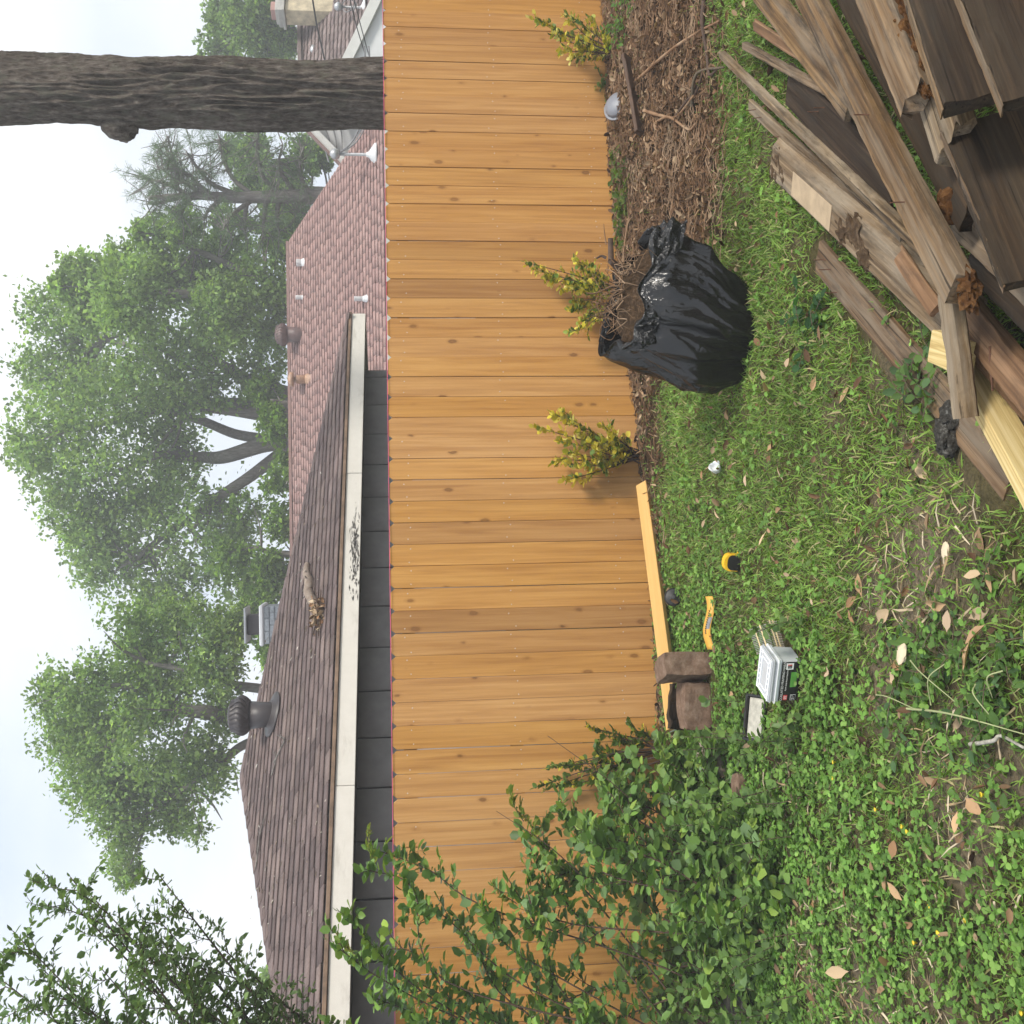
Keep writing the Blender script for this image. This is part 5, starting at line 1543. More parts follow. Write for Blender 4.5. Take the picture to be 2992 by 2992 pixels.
def lay(o, p0, p1, roll=0.0, sink=0.0):
    """lay a board so that the middle of its upper face runs from p0 to p1"""
    p0, p1 = np.asarray(p0), np.asarray(p1)
    d = p1 - p0; d = d / np.linalg.norm(d)
    s = np.cross(Z3, d); s /= np.linalg.norm(s)
    u = np.cross(d, s)
    c, sn = math.cos(roll), math.sin(roll)
    s2, u2 = s * c + u * sn, u * c - s * sn
    ctr = (p0 + p1) / 2 - u2 * sink
    M = Matrix.Identity(4)
    for i in range(3):
        M[i][0], M[i][1], M[i][2], M[i][3] = d[i], s2[i], u2[i], ctr[i]
    o.matrix_world = M
rl = np.random.default_rng(71)
def nail_in(parent, lx, ly, lz, L=.05, bend=.4):
    P = np.array([(lx, ly, lz - .004), (lx, ly, lz + L * .6), (lx + bend * L * .5, ly + bend * L * .3, lz + L)])
    o = bpy.data.objects.new('nail', tube_mesh('nail', [(P, [.0022, .0022, .0018])], 6)); COL.objects.link(o)
    o.data.materials.append(MATS['nail_rust']); o.parent = parent
    return o
def plank(name, label, mat, a, b, w, th, roll=0, rag0=0, rag1=0, warp=.004, bev=.004, wear=.0008, nails=(), cat='board', edge=False):
    p0, p1 = onZ(*a), onZ(*b)
    L = float(np.linalg.norm(p1 - p0))
    me = board_mesh(name, L, w, th, rl, rag0, rag1, warp, bev, 26, wear)
    o = link(name, me, mat)
    lay(o, p0, p1, math.radians(roll), th / 2)
    for (u, v) in nails:
        nail_in(o, (u - .5) * L, v * w, th / 2)
    if edge:  # sunlight on the upper edge, put into the colour of a thin tan strip
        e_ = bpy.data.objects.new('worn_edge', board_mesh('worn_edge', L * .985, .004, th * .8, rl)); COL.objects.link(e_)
        e_.data.materials.append(MATS['old_tan']); e_.parent = o; e_.location = (0, -w / 2 - .0005, 0); e_['label'] = 'tan strip painting sunlight on the top edge'
    return tag(o, label, cat, 'boards of the wood pile')
def lump_bm(r, seed, sub=3, sq=(1, 1, 1), amp=.35, f=2.2):
    bm = bmesh.new()
    bmesh.ops.create_icosphere(bm, subdivisions=sub, radius=1)
    for v in bm.verts:
        nn = mnoise.noise(v.co * f + Vector((seed * 3.7, 0, 0))) * amp + .4 * amp * mnoise.noise(v.co * f * 3 + Vector((0, seed, 0)))
        v.co = Vector((v.co.x * sq[0], v.co.y * sq[1], v.co.z * sq[2])) * (1 + nn) * r
    return bm
plank('weathered_board', 'stained brown board lying lowest at the grass side of the wood pile', 'old_tan', (2385, 750, .03), (2945, 1405, .035), .135, .022, 4, nails=((.10, .1), (.16, -.3), (.06, .2)), rag0=.02)
plank('dark_plank', 'wide dark grey plank flat on the ground under two thin sticks', 'old_dark', (2300, 245, .05), (2610, 560, .06), .17, .02, 6, nails=((.35, .1), (.4, .3)))
plank('rotten_batten', 'short reddish rotten slat at the litter edge of the wood pile', 'old_red', (2195, 70, .05), (2390, 190, .06), .05, .02, 5, rag0=.06, rag1=.03)
plank('weathered_board', 'flat greyish tan board under the long top stud', 'old_tan', (2105, -170, .10), (2480, 300, .16), .135, .022, 3)
plank('weathered_stick', 'pale split stick with a rounded grey tip ducking under the top stud', 'old_grey', (2166, 135, .07), (2470, 295, .10), .034, .03, 8, wear=.0012)
plank('weathered_stick', 'flat tapering grey stick just below the longest thin stick', 'old_grey', (2186, 305, .06), (2625, 715, .13), .062, .022, 10, rag0=.03, nails=((.13, 0), (.08, .2), (.28, -.2)))
plank('weathered_stick', 'longest thin tan stick with a bright bleached edge reaching over the lawn', 'old_grey', (2102, 160, .075), (2705, 760, .24), .036, .036, 20, nails=((.12, 0),))
post = plank('rotten_post', 'thick rounded old post with a smooth beige patch and crumbling brown tip', 'old_grey', (2252, 470, .12), (2770, 945, .155), .185, .10, 6, bev=.034, rag0=.03, wear=.0014)
pl = (post.data.vertices[len(post.data.vertices) - 1].co - post.data.vertices[0].co).length
Lp = float(np.linalg.norm(onZ(2770, 940, .15) - onZ(2252, 462, .115)))
plain('beige_patch', (0.40, 0.30, 0.19), .8, var=.15, scale=18)
me = bm_mesh('beige_patch', box_bm(Lp * .26, .095, .003), bevel=.001)
o = bpy.data.objects.new('beige_patch', me); COL.objects.link(o); me.materials.append(MATS['beige_patch']); o.parent = post; o.location = (-Lp * .5 + Lp * .31, -.008, .0525)
o['label'] = 'smooth beige painted patch'
for (u, v, r, s) in ((.035, -.03, .045, 1), (.05, .03, .05, 2), (.10, -.01, .05, 3), (.50, -.02, .05, 4), (.56, .02, .06, 5), (.63, -.03, .05, 6)):
    bm = lump_bm(r, s, 3, (1.3, .9, .22), .7, 3)
    o = bpy.data.objects.new('rotten_wood', bm_mesh('rotten_wood', bm)); COL.objects.link(o); o.data.materials.append(MATS['rot_brown']); o.parent = post; o.location = ((u - .5) * Lp, v, .044)
plank('weathered_board', 'narrow broken slat with an orange split edge wedged beside the old post', 'old_red', (2612, 730, .17), (2735, 900, .19), .05, .018, -25, rag0=.05)
plank('red_brown_board', 'reddish brown board with bold grain beside the fresh pale lumber', 'old_red', (2770, 870, .16), (3040, 1190, .17), .10, .04, -4, rag0=.03)
plank('red_brown_board', 'narrower splintered red brown strip next to the bold grained board', 'old_red', (2790, 965, .13), (3030, 1235, .12), .06, .035, 8, rag1=.04, wear=.0014)
plank('dark_plank', 'dark damp plank low in the pile beyond the fresh pale stud', 'old_dark', (2840, 1090, .07), (3060, 1380, .07), .16, .02, 0)
plank('weathered_board', 'thin brown board tucked along the fresh pale stud', 'old_tan', (2880, 1215, .05), (3060, 1450, .05), .10, .02, 0)
plank('grey_board', 'silver grey bleached board end lying in the darkest part of the pile', 'old_grey', (2790, 640, .20), (3060, 890, .20), .09, .04, -5)
plank('dark_plank', 'dark square edged stud running beside the silver grey board', 'old_dark', (2830, 760, .17), (3060, 975, .17), .09, .04, 0)
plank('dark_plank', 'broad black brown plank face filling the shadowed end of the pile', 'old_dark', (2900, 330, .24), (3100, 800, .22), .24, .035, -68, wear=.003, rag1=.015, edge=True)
plank('dark_plank', 'lower dark board seen through the gap beside the broad plank', 'old_dark', (2780, 430, .18), (3060, 760, .18), .16, .03, 0)
plank('dark_plank', 'dark stud lying close under the top stud with a crumbling orange end', 'old_dark', (2340, -260, .27), (2812, 640, .27), .095, .045, 3, rag1=.03)
plank('torn_plank', 'thick light grey plank with a torn splintered end', 'old_grey', (2550, -260, .36), (2772, 440, .34), .15, .052, 6, rag1=.035, wear=.0014)
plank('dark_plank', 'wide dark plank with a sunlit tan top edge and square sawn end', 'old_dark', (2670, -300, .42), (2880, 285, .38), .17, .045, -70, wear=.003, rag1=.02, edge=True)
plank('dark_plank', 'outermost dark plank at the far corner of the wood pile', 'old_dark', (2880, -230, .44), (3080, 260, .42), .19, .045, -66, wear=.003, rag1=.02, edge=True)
rotb = plank('rotten_board', 'brown board with orange crumbling rot along one side', 'old_tan', (2450, -240, .40), (2668, 300, .40), .115, .042, -8, rag1=.05)
Lr = float(np.linalg.norm(onZ(2668, 300, .40) - onZ(2450, -240, .40)))
for s, (u, v, r) in enumerate(((.52, .05, .040), (.60, .052, .036), (.67, .052, .042), (.75, .05, .046), (.82, .052, .04), (.88, .045, .042), (.95, .03, .036))):
    bm = lump_bm(r * .8, s + 20, 3, (1.7, .6, .7), .7, 3)
    o = bpy.data.objects.new('rotten_wood', bm_mesh('rotten_wood', bm)); COL.objects.link(o); o.data.materials.append(MATS['rot_wood']); o.parent = rotb; o.location = ((u - .5) * Lr, v, -.006)
stud = plank('top_stud', 'long brown stud lying on top across the whole wood pile', 'old_tan', (2130, -430, .36), (2790, 850, .34), .098, .048, 2, rag1=.02, warp=.008, nails=((.72, .2), (.86, -.1)))
Ls = float(np.linalg.norm(onZ(2790, 850, .34) - onZ(2130, -430, .36)))
for s, (u, v, r) in enumerate(((.985, -.02, .034), (1.0, .02, .036), (1.012, -.005, .03))):
    bm = lump_bm(r * .85, s + 40, 3, (1.3, .9, .7), .75, 3)
    o = bpy.data.objects.new('rotten_wood', bm_mesh('rotten_wood', bm)); COL.objects.link(o); o.data.materials.append(MATS['rot_wood']); o.parent = stud; o.location = ((u - .5) * Ls, v, -.004)
me = bm_mesh('rotten_chunk', lump_bm(.055, 77, 3, (1.0, .8, .7), .5)); o = link('rotten_chunk', me, 'rot_wood', None, tuple(onZ(2790, 590, .24)))
tag(o, 'orange brown chunk of rot caught between the dark studs', 'wood chunk')
stake = plank('stake', 'grey split stake laid crosswise over the fresh offcut', 'old_grey', (2738, 800, .285), (2790, 1225, .235), .062, .055, 0, bev=.012, wear=.0012)
bm = lump_bm(.05, 90, 3, (1.3, .8, .7), .5, 2.6); me = bm_mesh('charred_lump', bm)
tag(link('charred_lump', me, 'charred_wood', None, tuple(onG(2768, 1268, .03))), 'grey and black lichened rotten lump on the grass at the stake end', 'wood chunk')
bm = lump_bm(.05, 93, 3, (.9, .9, .6), .5, 2.6); me = bm_mesh('charred_lump', bm)
tag(link('charred_lump', me, 'charred_wood', None, tuple(onG(2778, 1215, .03))), 'darker second rotten lump just under the stake tip', 'wood chunk')
# fresh lumber in the pile
o = plank('fresh_stud', 'fresh pale yellow stud on edge running out of the pile', 'pale_lumber', (2780, 1070, .165), (3060, 1595, .15), .042, .09, 3, wear=.0006, bev=.003)
p0 = onZ(2700, 1010, .205); p1 = onZ(2822, 1052, .205)
me = board_mesh('fresh_offcut', .17, .092, .042, rl, bev=.003, wear=.0005)
o = link('fresh_offcut', me, 'pale_lumber'); lay(o, p0 + (p1 - p0) * .0, p1, 0, .021)
tag(o, 'short fresh offcut block with a pink marked end under the stake', 'board', 'boards of the wood pile')
pm = bm_mesh('pink_mark', box_bm(.0015, .03, .022)); pk = bpy.data.objects.new('pink_mark', pm); COL.objects.link(pk); pm.materials.append(MATS['pink_string']); pk.parent = o; pk.location = (-.0855, .03, 0)
# rusty nails standing proud in a clump
nz = onZ(2900, 1140, .14)
for k in range(2):
    P = np.array([nz + np.array([.02 * k, 0, 0]), nz + np.array([.03 + .02 * k, -.03, .02]), nz + np.array([.09 + .02 * k, -.04, .03])])
    tag(link('loose_nail', tube_mesh('loose_nail', [(P, [.0035] * 3)], 6), 'nail_rust'), 'long rusty nail sticking out of the red brown boards', 'nail', 'rusty nails in the pile')
# the honey coloured stud at the fence foot
p0 = onZ(1872, 1410, .05); p1 = onZ(1962, 2128, .16)
me = board_mesh('fence_stud', float(np.linalg.norm(p1 - p0)), .089, .04, rl, bev=.003, wear=.0006)
o = link('fence_stud', me, 'fresh_lumber'); lay(o, p0, p1, math.radians(-42), .02)
tag(o, 'honey coloured new stud lying along the foot of the fence onto the bricks', 'board')
pm = bm_mesh('end_mark', box_bm(.002, .06, .012)); pk = bpy.data.objects.new('end_mark', pm); COL.objects.link(pk); pm.materials.append(MATS['white_paint']); pk.parent = o; pk.location = (float(np.linalg.norm(p1 - p0)) / 2 + .001, -.005, -.012); pk['label'] = 'white painted strip on the end grain'
# half buried board in the litter
p0 = onG(1838, 170, .05); p1 = onG(1878, 400, .03)
me = board_mesh('half_buried_board', float(np.linalg.norm(p1 - p0)), .15, .03, rl, .02, .02)
plain('wet_wood', (0.075, 0.04, 0.022), .7, var=.35, scale=14)
o = link('half_buried_board', me, 'wet_wood'); lay(o, p0, p1, math.radians(52), .0)
tag(o, 'dark wet brown board half buried in the leaf litter by the fence', 'board')

# ------------------------------------------------------------------ masonry by the fence
t = NT('block_concrete')
f = t.noise(t.coords((1, 1, 1)), 22, 8, .7)
t.base(t.ramp(f, [(.28, (0.10, 0.062, 0.042)), (.5, (0.19, 0.125, 0.088)), (.74, (0.30, 0.225, 0.17))])); t.rough(.95); t.spec(.1); t.bump(f, .8, .01)
t = NT('stone_grey')
f = t.noise(t.coords((1, 1, 1)), 16, 8, .7)
t.base(t.ramp(f, [(.28, (0.13, 0.10, 0.08)), (.5, (0.27, 0.215, 0.175)), (.74, (0.40, 0.34, 0.29))])); t.rough(.95); t.spec(.1); t.bump(f, .8, .01)
def stone(name, label, mat, loc, dims, rot, seed, amp=.012, cat='block', bev=.012):
    bm = box_bm(*dims)
    bmesh.ops.subdivide_edges(bm, edges=bm.edges[:], cuts=7, use_grid_fill=True)
    for v in bm.verts:
        n_ = Vector((mnoise.noise(v.co * 14 + Vector((seed, 0, 0))), mnoise.noise(v.co * 14 + Vector((0, seed, 0))), mnoise.noise(v.co * 14 + Vector((0, 0, seed)))))
        v.co += n_ * amp
        m_ = max(abs(v.co.x) / dims[0], abs(v.co.y) / dims[1], abs(v.co.z) / dims[2])
        r_ = math.sqrt((v.co.x / dims[0]) ** 2 + (v.co.y / dims[1]) ** 2 + (v.co.z / dims[2]) ** 2)
        if r_ > .70: v.co *= 1 - (r_ - .70) * .35
    me = bm_mesh(name, bm, smooth=False)
    o = link(name, me, mat, None, tuple(loc)); o.rotation_euler = rot
    return tag(o, label, cat)
g = onG(2085, 1960)
stone('concrete_block', 'rough brown concrete block propping the honey coloured stud', 'block_concrete', g + np.array([.0, .14, .135]), (.13, .20, .27), (.05, .0, .42), 3)
g = onG(2090, 2075)
stone('concrete_block', 'shaded lower brown block beside the propping block', 'block_concrete', g + np.array([.0, .16, .075]), (.26, .19, .15), (.0, .0, .15), 5)
g = onG(2050, 2070)
stone('flaky_slab', 'thin flaky slab of rotten wood standing on the shaded block', 'old_dark', g + np.array([.0, .06, .13]), (.26, .03, .13), (.5, .1, .15), 7, .02, 'slab')
g = onG(2130, 2230)
stone('flat_rock', 'grey brown flat rock at the tip of the big bush', 'stone_grey', g + np.array([0, .08, .05]), (.22, .20, .10), (.25, -.1, .4), 9, .03, 'rock')
g = onG(2190, 2300)
stone('round_brick', 'reddish brick with a rounded end lying beside the flat rock', 'block_concrete', g + np.array([0, .03, .03]), (.11, .12, .07), (.1, .1, .2), 11, .012, 'brick')
g = onG(2200, 2950)
bm = lump_bm(.2, 13, 4, (1.1, 1.0, .5), .4, 2.4); me = bm_mesh('stump', bm, smooth=True)
plain('stump_dark', (0.045, 0.04, 0.034), .95, var=.6, scale=30, bump=.8)
tag(link('old_stump', me, 'stump_dark', None, tuple(g + np.array([-.05, .05, .02]))), 'dark rotten stump in the shade under the big bush', 'stump')

# ------------------------------------------------------------------ trash bag
t = NT('black_plastic')
v = t.coords((1, 1, 1), rnd=False)
f1 = t.noise(v, 5, 2, .4, .6)
f3 = t.noise(t.coords((22, 22, 3.2), rnd=False), 1.0, 3, .5, 1.0)
f3 = t.math('ABSOLUTE', t.math('SUBTRACT', f3, .5))
f1 = t.math('SUBTRACT', f1, t.math('MULTIPLY', f3, 1.0))
f2 = t.noise(v, 42, 3, .55, .8)
crump = t.attr('Col')
h = t.math('ADD', f1, t.math('MULTIPLY', f2, t.math('ADD', t.math('MULTIPLY', crump, 1.5), .012)))
t.base((0.008, 0.008, 0.008)); t.rough(.15); t.spec(.5)
t.bump(h, .5, .03)
yb = 5.12
bag = empty('trash_bag', onG(2180, 975), 'open black plastic trash bag stuffed with yard waste on the grass', 'bag')
def bz(cx_, cy_, d=yb):
    return atD(1700 + cx_ / 3.513, 600 + cy_ / 3.513, d)
ring = [((1625, 1700), (1690, 1130), .20), ((1560, 1775), (1620, 1010), .25), ((1400, 1825), (1500, 880), .28), ((1200, 1850), (1310, 700), .30), ((1020, 1810), (1130, 510), .30), ((850, 1730), (960, 345), .29), ((620, 1640), (800, 300), .27), ((420, 1540), (700, 315), .24), ((330, 1480), (650, 340), .22)]
NTH, NR = 260, 130
NF_ = 34                                        # rows of the rim that is folded out
keys = np.linspace(0, 1, len(ring))
Lp_ = np.array([bz(*r[0]) for r in ring]); Rp_ = np.array([bz(*r[1]) for r in ring]); Dp_ = np.array([r[2] for r in ring])
gzb = float(gz(.8, 5.0))
rfo = np.random.default_rng(5)
folds = [(rfo.uniform(0, 2 * PI), rfo.uniform(-.9, .9), rfo.uniform(.0, .55), rfo.uniform(.18, .45), rfo.uniform(.010, .026), rfo.uniform(.014, .035)) for k in range(60)]
folds += [(3.55, .25, .1, .9, .035, .10), (5.0, -.5, .15, .7, .034, .04), (4.5, .3, .0, .6, .034, .035), (5.45, -.35, .05, .6, .030, .035), (4.15, .0, .25, .6, .026, .035), (4.8, -.2, .45, .5, .03, .03), (4.95, -.25, .4, .55, .024, .025), (5.2, .3, .3, .6, .03, .03)]
def fold_h(u, th):
    h = 0.0
    for t0, drift, u0, ul, amp, w in folds:
        c = t0 + drift * (u - u0)
        d = abs((th - c + PI) % (2 * PI) - PI)
        q = (u - u0) / ul
        if d < w * 5 and 0 < q < 1:
            h += amp * math.sin(PI * q) ** .7 * math.exp(-d / w)
    return h
V = np.zeros((NR, NTH, 3)); cr = np.zeros((NR, NTH))
E_ = .86
for i in range(NR):
    u = min(i / (NR - NF_ - 1), 1.0)
    over = max(0, i - (NR - NF_ - 1)) / NF_
    L_ = np.array([np.interp(u, keys, Lp_[:, k]) for k in range(3)]); R_ = np.array([np.interp(u, keys, Rp_[:, k]) for k in range(3)])
    dd = np.interp(u, keys, Dp_); c_ = (L_ + R_) / 2; a_ = (R_ - L_) / 2
    for j in range(NTH):
        th = 2 * PI * j / NTH
        cs, sn = math.cos(th), math.sin(th)
        p = c_ + a_ * math.copysign(abs(cs) ** E_, cs) + np.array([0, 1, .12]) * dd * math.copysign(abs(sn) ** E_, sn)
        out = p - c_; out = out / (np.linalg.norm(out) + 1e-6)
        big_ = mnoise.noise(Vector((p[0] * 3.2, p[1] * 3.2, p[2] * 3.2)))
        sm_ = mnoise.noise(Vector((p[0] * 11 + 5, p[1] * 11, p[2] * 6)))
        r1 = 1 - 2.2 * abs(mnoise.noise(Vector((p[0] * 2.6 + 1.3, p[1] * 2.6, p[2] * 2.1))))
        r2 = 1 - 2.2 * abs(mnoise.noise(Vector((math.cos(th) * 2.6 + u * 1.1, math.sin(th) * 2.6 - u * .8, u * 1.0 + 9))))
        p = p + out * (.062 * r1 + .045 * r2 + .012 * big_ + .003 * sm_ + fold_h(u, th) * .7 - .05)
        p[2] += .10 * u ** 3 * mnoise.noise(Vector((math.cos(th) * 1.9, math.sin(th) * 1.9, 4.4)))
        if over > 0:
            def bump_(c0, w0): return math.exp(-(((th - c0 + PI) % (2 * PI) - PI) / w0) ** 2)
            f1_, f2_, f3_ = bump_(5.35, .42), bump_(3.85, .50), bump_(6.2, .3)
            drop = .022 + .125 * f1_ + .10 * f2_ + .03 * f3_
            s_ = over
            e1 = mnoise.noise(Vector((th * 5.5, s_ * 2.2, 1.0))); e2 = mnoise.noise(Vector((th * 13, s_ * 5, 7.0)))
            crm = .030 * (abs(e1) * 2 - .4) + .016 * (abs(e2) * 2 - .4)
            fl2 = f1_ + f2_ + .6 * f3_
            crm *= .15 + min(1, fl2)
            p = p + out * (.004 + .085 * fl2 * math.sin(s_ * 1.5) + crm * min(1, s_ * 2)) + Z3 * (.016 * math.sin(PI * min(s_ * 1.8, 1)) * (1 + 2 * f3_) - drop * s_ ** 1.5 + crm * .7 * s_)
            cr[i, j] = min(1, s_ * 3) * min(1, fl2)
        p[2] = max(p[2], gzb - .01)
        V[i, j] = p
q_ = (np.arange(NR - 1)[:, None] * NTH + np.arange(NTH)[None, :]); q2_ = (np.arange(NR - 1)[:, None] * NTH + (np.arange(NTH)[None, :] + 1) % NTH)
Q = np.stack([q_, q2_, q2_ + NTH, q_ + NTH], -1).reshape(-1, 4)
me = mesh_np('bag_body', np.vstack([V.reshape(-1, 3), V[0].mean(0)[None]]), [Q, np.array([(NR * NTH, (j + 1) % NTH, j) for j in range(NTH)])], np.repeat(np.append(cr.ravel(), 0)[:, None], 3, 1), smooth=True)
link('bag_body', me, 'black_plastic', bag)
# what the bag holds: soil and a tangle of roots, with a cut stub
mc = (bz(420, 1540) + bz(700, 315)) / 2
ma = (bz(700, 315) - bz(420, 1540)) / 2
t = NT('root_soil')
f = t.noise(t.coords((1, 1, 1), rnd=False), 38, 8, .75)
t.base(t.ramp(f, [(.3, (.03, .02, .012)), (.52, (.10, .062, .035)), (.74, (.26, .17, .10))])); t.rough(.95); t.spec(.1); t.bump(f, 1, .03)
waste = empty('yard_waste', mc, 'brown root ball, twigs and soil stuffed in the mouth of the black bag', 'yard waste')
V, Q = [], []
N1, N2 = 12, 40
for i in range(N1 + 1):
    for j in range(N2):
        th = 2 * PI * j / N2; r = 1 - i / N1
        p = mc + ma * math.cos(th) * r * .97 + np.array([0, 1, .1]) * .22 * math.sin(th) * r * .97
        hh = -.05 + .13 * (1 - r ** 2) + .05 * mnoise.noise(Vector((p[0] * 9, p[1] * 9, 3))) + .025 * mnoise.noise(Vector((p[0] * 26, p[1] * 26, 3)))
        V.append(p + np.array([0, 0, hh]))
for i in range(N1):
    for j in range(N2):
        Q.append((i * N2 + j, i * N2 + (j + 1) % N2, (i + 1) * N2 + (j + 1) % N2, (i + 1) * N2 + j))
link('root_ball', mesh_np('root_ball', V, np.array(Q), smooth=True), 'root_soil', waste)
rw = np.random.default_rng(81)
paths = []
for k in range(70):
    a_ = rw.uniform(-.5, .7); b_ = rw.uniform(-.9, .8) * math.sqrt(1 - a_ * a_)
    p = mc + ma * a_ + np.array([0, 1, .1]) * .22 * b_ + np.array([0, 0, .05 + .06 * (1 - a_ * a_)])
    d = rand_dirs(1, rw)[0] * .075 + np.array([.02, -.02, .02])
    pts = [p, p + d * .5 + rw.standard_normal(3) * .025, p + d + rw.standard_normal(3) * .03, p + d * 1.2 + np.array([0, 0, -.04]) + rw.standard_normal(3) * .03]
    P = curve_pts(pts, 4)
    paths.append((P, taper(len(P), rw.uniform(.0018, .004), .001)))
link('roots', tube_mesh('roots', paths, 5), 'root_fibre', waste)
stub = [bz(520, 700), bz(430, 610), bz(285, 555), bz(290, 340)]
P = curve_pts([bz(540, 720, 5.1), bz(380, 640, 5.08), bz(290, 560, 5.06)], 5)
link('cut_branch', tube_mesh('cut_branch', [(P, taper(len(P), .020, .017)), (np.array([bz(300, 560, 5.06), bz(295, 340, 5.06)]), np.array([.015, .013])), (curve_pts([bz(250, 540, 5.06), bz(200, 520, 5.06), bz(150, 545, 5.06)], 4), taper(9, .008, .004))], 9), 'twig_brown', waste)
for k, pts in enumerate(([(430, 580), (430, 480), (470, 200), (520, 110)], [(310, 800), (420, 790), (600, 830)], [(50, 900), (150, 900), (300, 830), (380, 820), (390, 720)], [(250, 400), (235, 300), (225, 190)])):
    P = curve_pts([bz(a, b_, 5.0) for a, b_ in pts], 6)
    link('twig', tube_mesh('twig', [(P, taper(len(P), .007 if k == 0 else .0045, .002))], 6), 'root_fibre', waste)

# ------------------------------------------------------------------ small things on the lawn
plain('plastic_clear', (0.72, 0.75, 0.78), .25, var=.03)
t = MATS['plastic_clear'].node_tree.nodes['Principled BSDF']; t.inputs['Transmission Weight'].default_value = .35; t.inputs['IOR'].default_value = 1.2; t.inputs['Roughness'].default_value = .22
plain('plastic_milky', (0.80, 0.82, 0.84), .35, var=.03)
plain('label_black', (0.012, 0.012, 0.013), .4); plain('label_white', (0.75, 0.75, 0.74), .5, var=.03); plain('label_red', (0.6, 0.03, 0.03), .5, var=.03); plain('label_green', (0.10, 0.30, 0.05), .5, var=.2); plain('tool_yellow', (0.80, 0.47, 0.02), .45, var=.05); plain('tool_black', (0.012, 0.012, 0.012), .5)
plain('packaging_yellow', (0.72, 0.38, 0.06), .5, var=.1); plain('packaging_grey', (0.24, 0.24, 0.25), .5, var=.25, scale=50); plain('cardboard_lining', (0.42, 0.40, 0.34), .8, var=.25, scale=40)
def set_rz(o, r, rx=0, ry=0):
    o.rotation_euler = (rx, ry, r); return o
def rbox(name, dims, bev, seg=3):
    return bm_mesh(name, box_bm(*dims), bevel=bev, seg=seg)
def child(parent, name, me, mat, loc=(0, 0, 0), rot=(0, 0, 0)):
    o = bpy.data.objects.new(name, me); COL.objects.link(o)
    if len(me.materials) == 0: me.materials.append(MATS[mat])
    o.parent = parent; o.location = loc; o.rotation_euler = rot
    return o
def text_child(parent, name, s, size, mat, loc, rot):
    cu = bpy.data.curves.new(name, 'FONT'); cu.body = s; cu.size = size; cu.align_x = 'CENTER'; cu.align_y = 'CENTER'; cu.extrude = .0002
    o = bpy.data.objects.new(name, cu); COL.objects.link(o)
    dg = bpy.context.evaluated_depsgraph_get()
    me = bpy.data.meshes.new_from_object(o.evaluated_get(dg))
    bpy.data.objects.remove(o)
    me.materials.clear()
    return child(parent, name, me, mat, loc, rot)
# nail tub: a black labelled tub with ribbed clear lid
g = onG(2318, 1965, .022)
tub = empty('nail_tub', g, 'clear plastic tub of framing nails with a black printed label', 'container')
tub.rotation_euler = (0, 0, math.radians(-20))
def tray(name, lx, ly, h, t_=.002, lip=.006, flare=.0):
    """open tray with real walls"""
    bm = bmesh.new()
    def rect(x, y, z, r=.012):
        pts = []
        for (sx, sy, a0) in ((1, 1, 0), (-1, 1, 90), (-1, -1, 180), (1, -1, 270)):
            for a in (0, 30, 60, 90):
                aa = math.radians(a0 + a)
                pts.append(bm.verts.new((sx * (x - r) + r * math.cos(aa), sy * (y - r) + r * math.sin(aa), z)))
        return pts
    rr = [rect(lx / 2, ly / 2, 0), rect(lx / 2 + flare, ly / 2 + flare, h), rect(lx / 2 + flare + lip, ly / 2 + flare + lip, h), rect(lx / 2 + flare + lip, ly / 2 + flare + lip, h + t_), rect(lx / 2 + flare - t_, ly / 2 + flare - t_, h + t_), rect(lx / 2 - t_, ly / 2 - t_, t_)]
    for a, b_ in zip(rr[:-1], rr[1:]):
        for k in range(16):
            bm.faces.new((a[k], a[(k + 1) % 16], b_[(k + 1) % 16], b_[k]))
    bm.faces.new(rr[0][::-1]); bm.faces.new(rr[-1])
    return bm_mesh(name, bm)
TX, TY = .185, .135
child(tub, 'tub_body', tray('tub_body', TX, TY, .088, flare=.004), 'plastic_clear')
child(tub, 'lid', tray('lid', TX + .016, TY + .016, .010, .003, .007), 'plastic_milky', (0, 0, .0905))
child(tub, 'lid', tray('lid', TX + .012, TY + .012, .009, .003, .006), 'plastic_milky', (0, 0, .1105))
lidf = child(tub, 'lid_rim', tray('lid_rim', TX + .012, TY + .012, .022), 'plastic_clear', (0, 0, .0990))
child(tub, 'lid', rbox('lid', (TX + .014, TY + .014, .006), .003), 'plastic_clear', (0, 0, .1265))
for k in range(-3, 4):
    for sg in (1, -1):
        child(tub, 'lid_rib', rbox('lid_rib', (.003, .020, .004), .001, 1), 'plastic_milky', (k * .026, sg * (TY / 2 - .018), .1312))
for sg in (1, -1):
    child(tub, 'lid_frame', rbox('lid_frame', (TX - .044, .005, .005), .002, 1), 'plastic_milky', (0, sg * (TY / 2 - .030), .1315))
    child(tub, 'lid_frame', rbox('lid_frame', (.005, TY - .066, .005), .002, 1), 'plastic_milky', (sg * (TX / 2 - .026), 0, .1315))
for sg in (1, -1):
    child(tub, 'lid_edge', rbox('lid_edge', (TX + .012, .008, .006), .002, 1), 'plastic_milky', (0, sg * (TY / 2 - .002), .1322))
    child(tub, 'lid_edge', rbox('lid_edge', (.008, TY - .006, .006), .002, 1), 'plastic_milky', (sg * (TX / 2 - .002), 0, .1322))
nb = child(tub, 'nails_inside', bm_mesh('nails_inside', lump_bm(.05, 17, 3, (1.2, .85, .35), .4, 4)), 'galvanised', (0, 0, .045))
lab = child(tub, 'label', rbox('label', (TX + .001, .0015, .082), .0005, 1), 'label_black', (0, -TY / 2 - .0065, .044))
RT = (math.radians(90), 0, 0); ly = -.0012
text_child(lab, 'lettering', 'COLLATED FRAMING NAILS', .0148, 'label_white', (0, ly, .030), RT)
text_child(lab, 'lettering', 'Plastic Strip Round Head Smooth', .0085, 'label_white', (.012, ly, .014), RT)
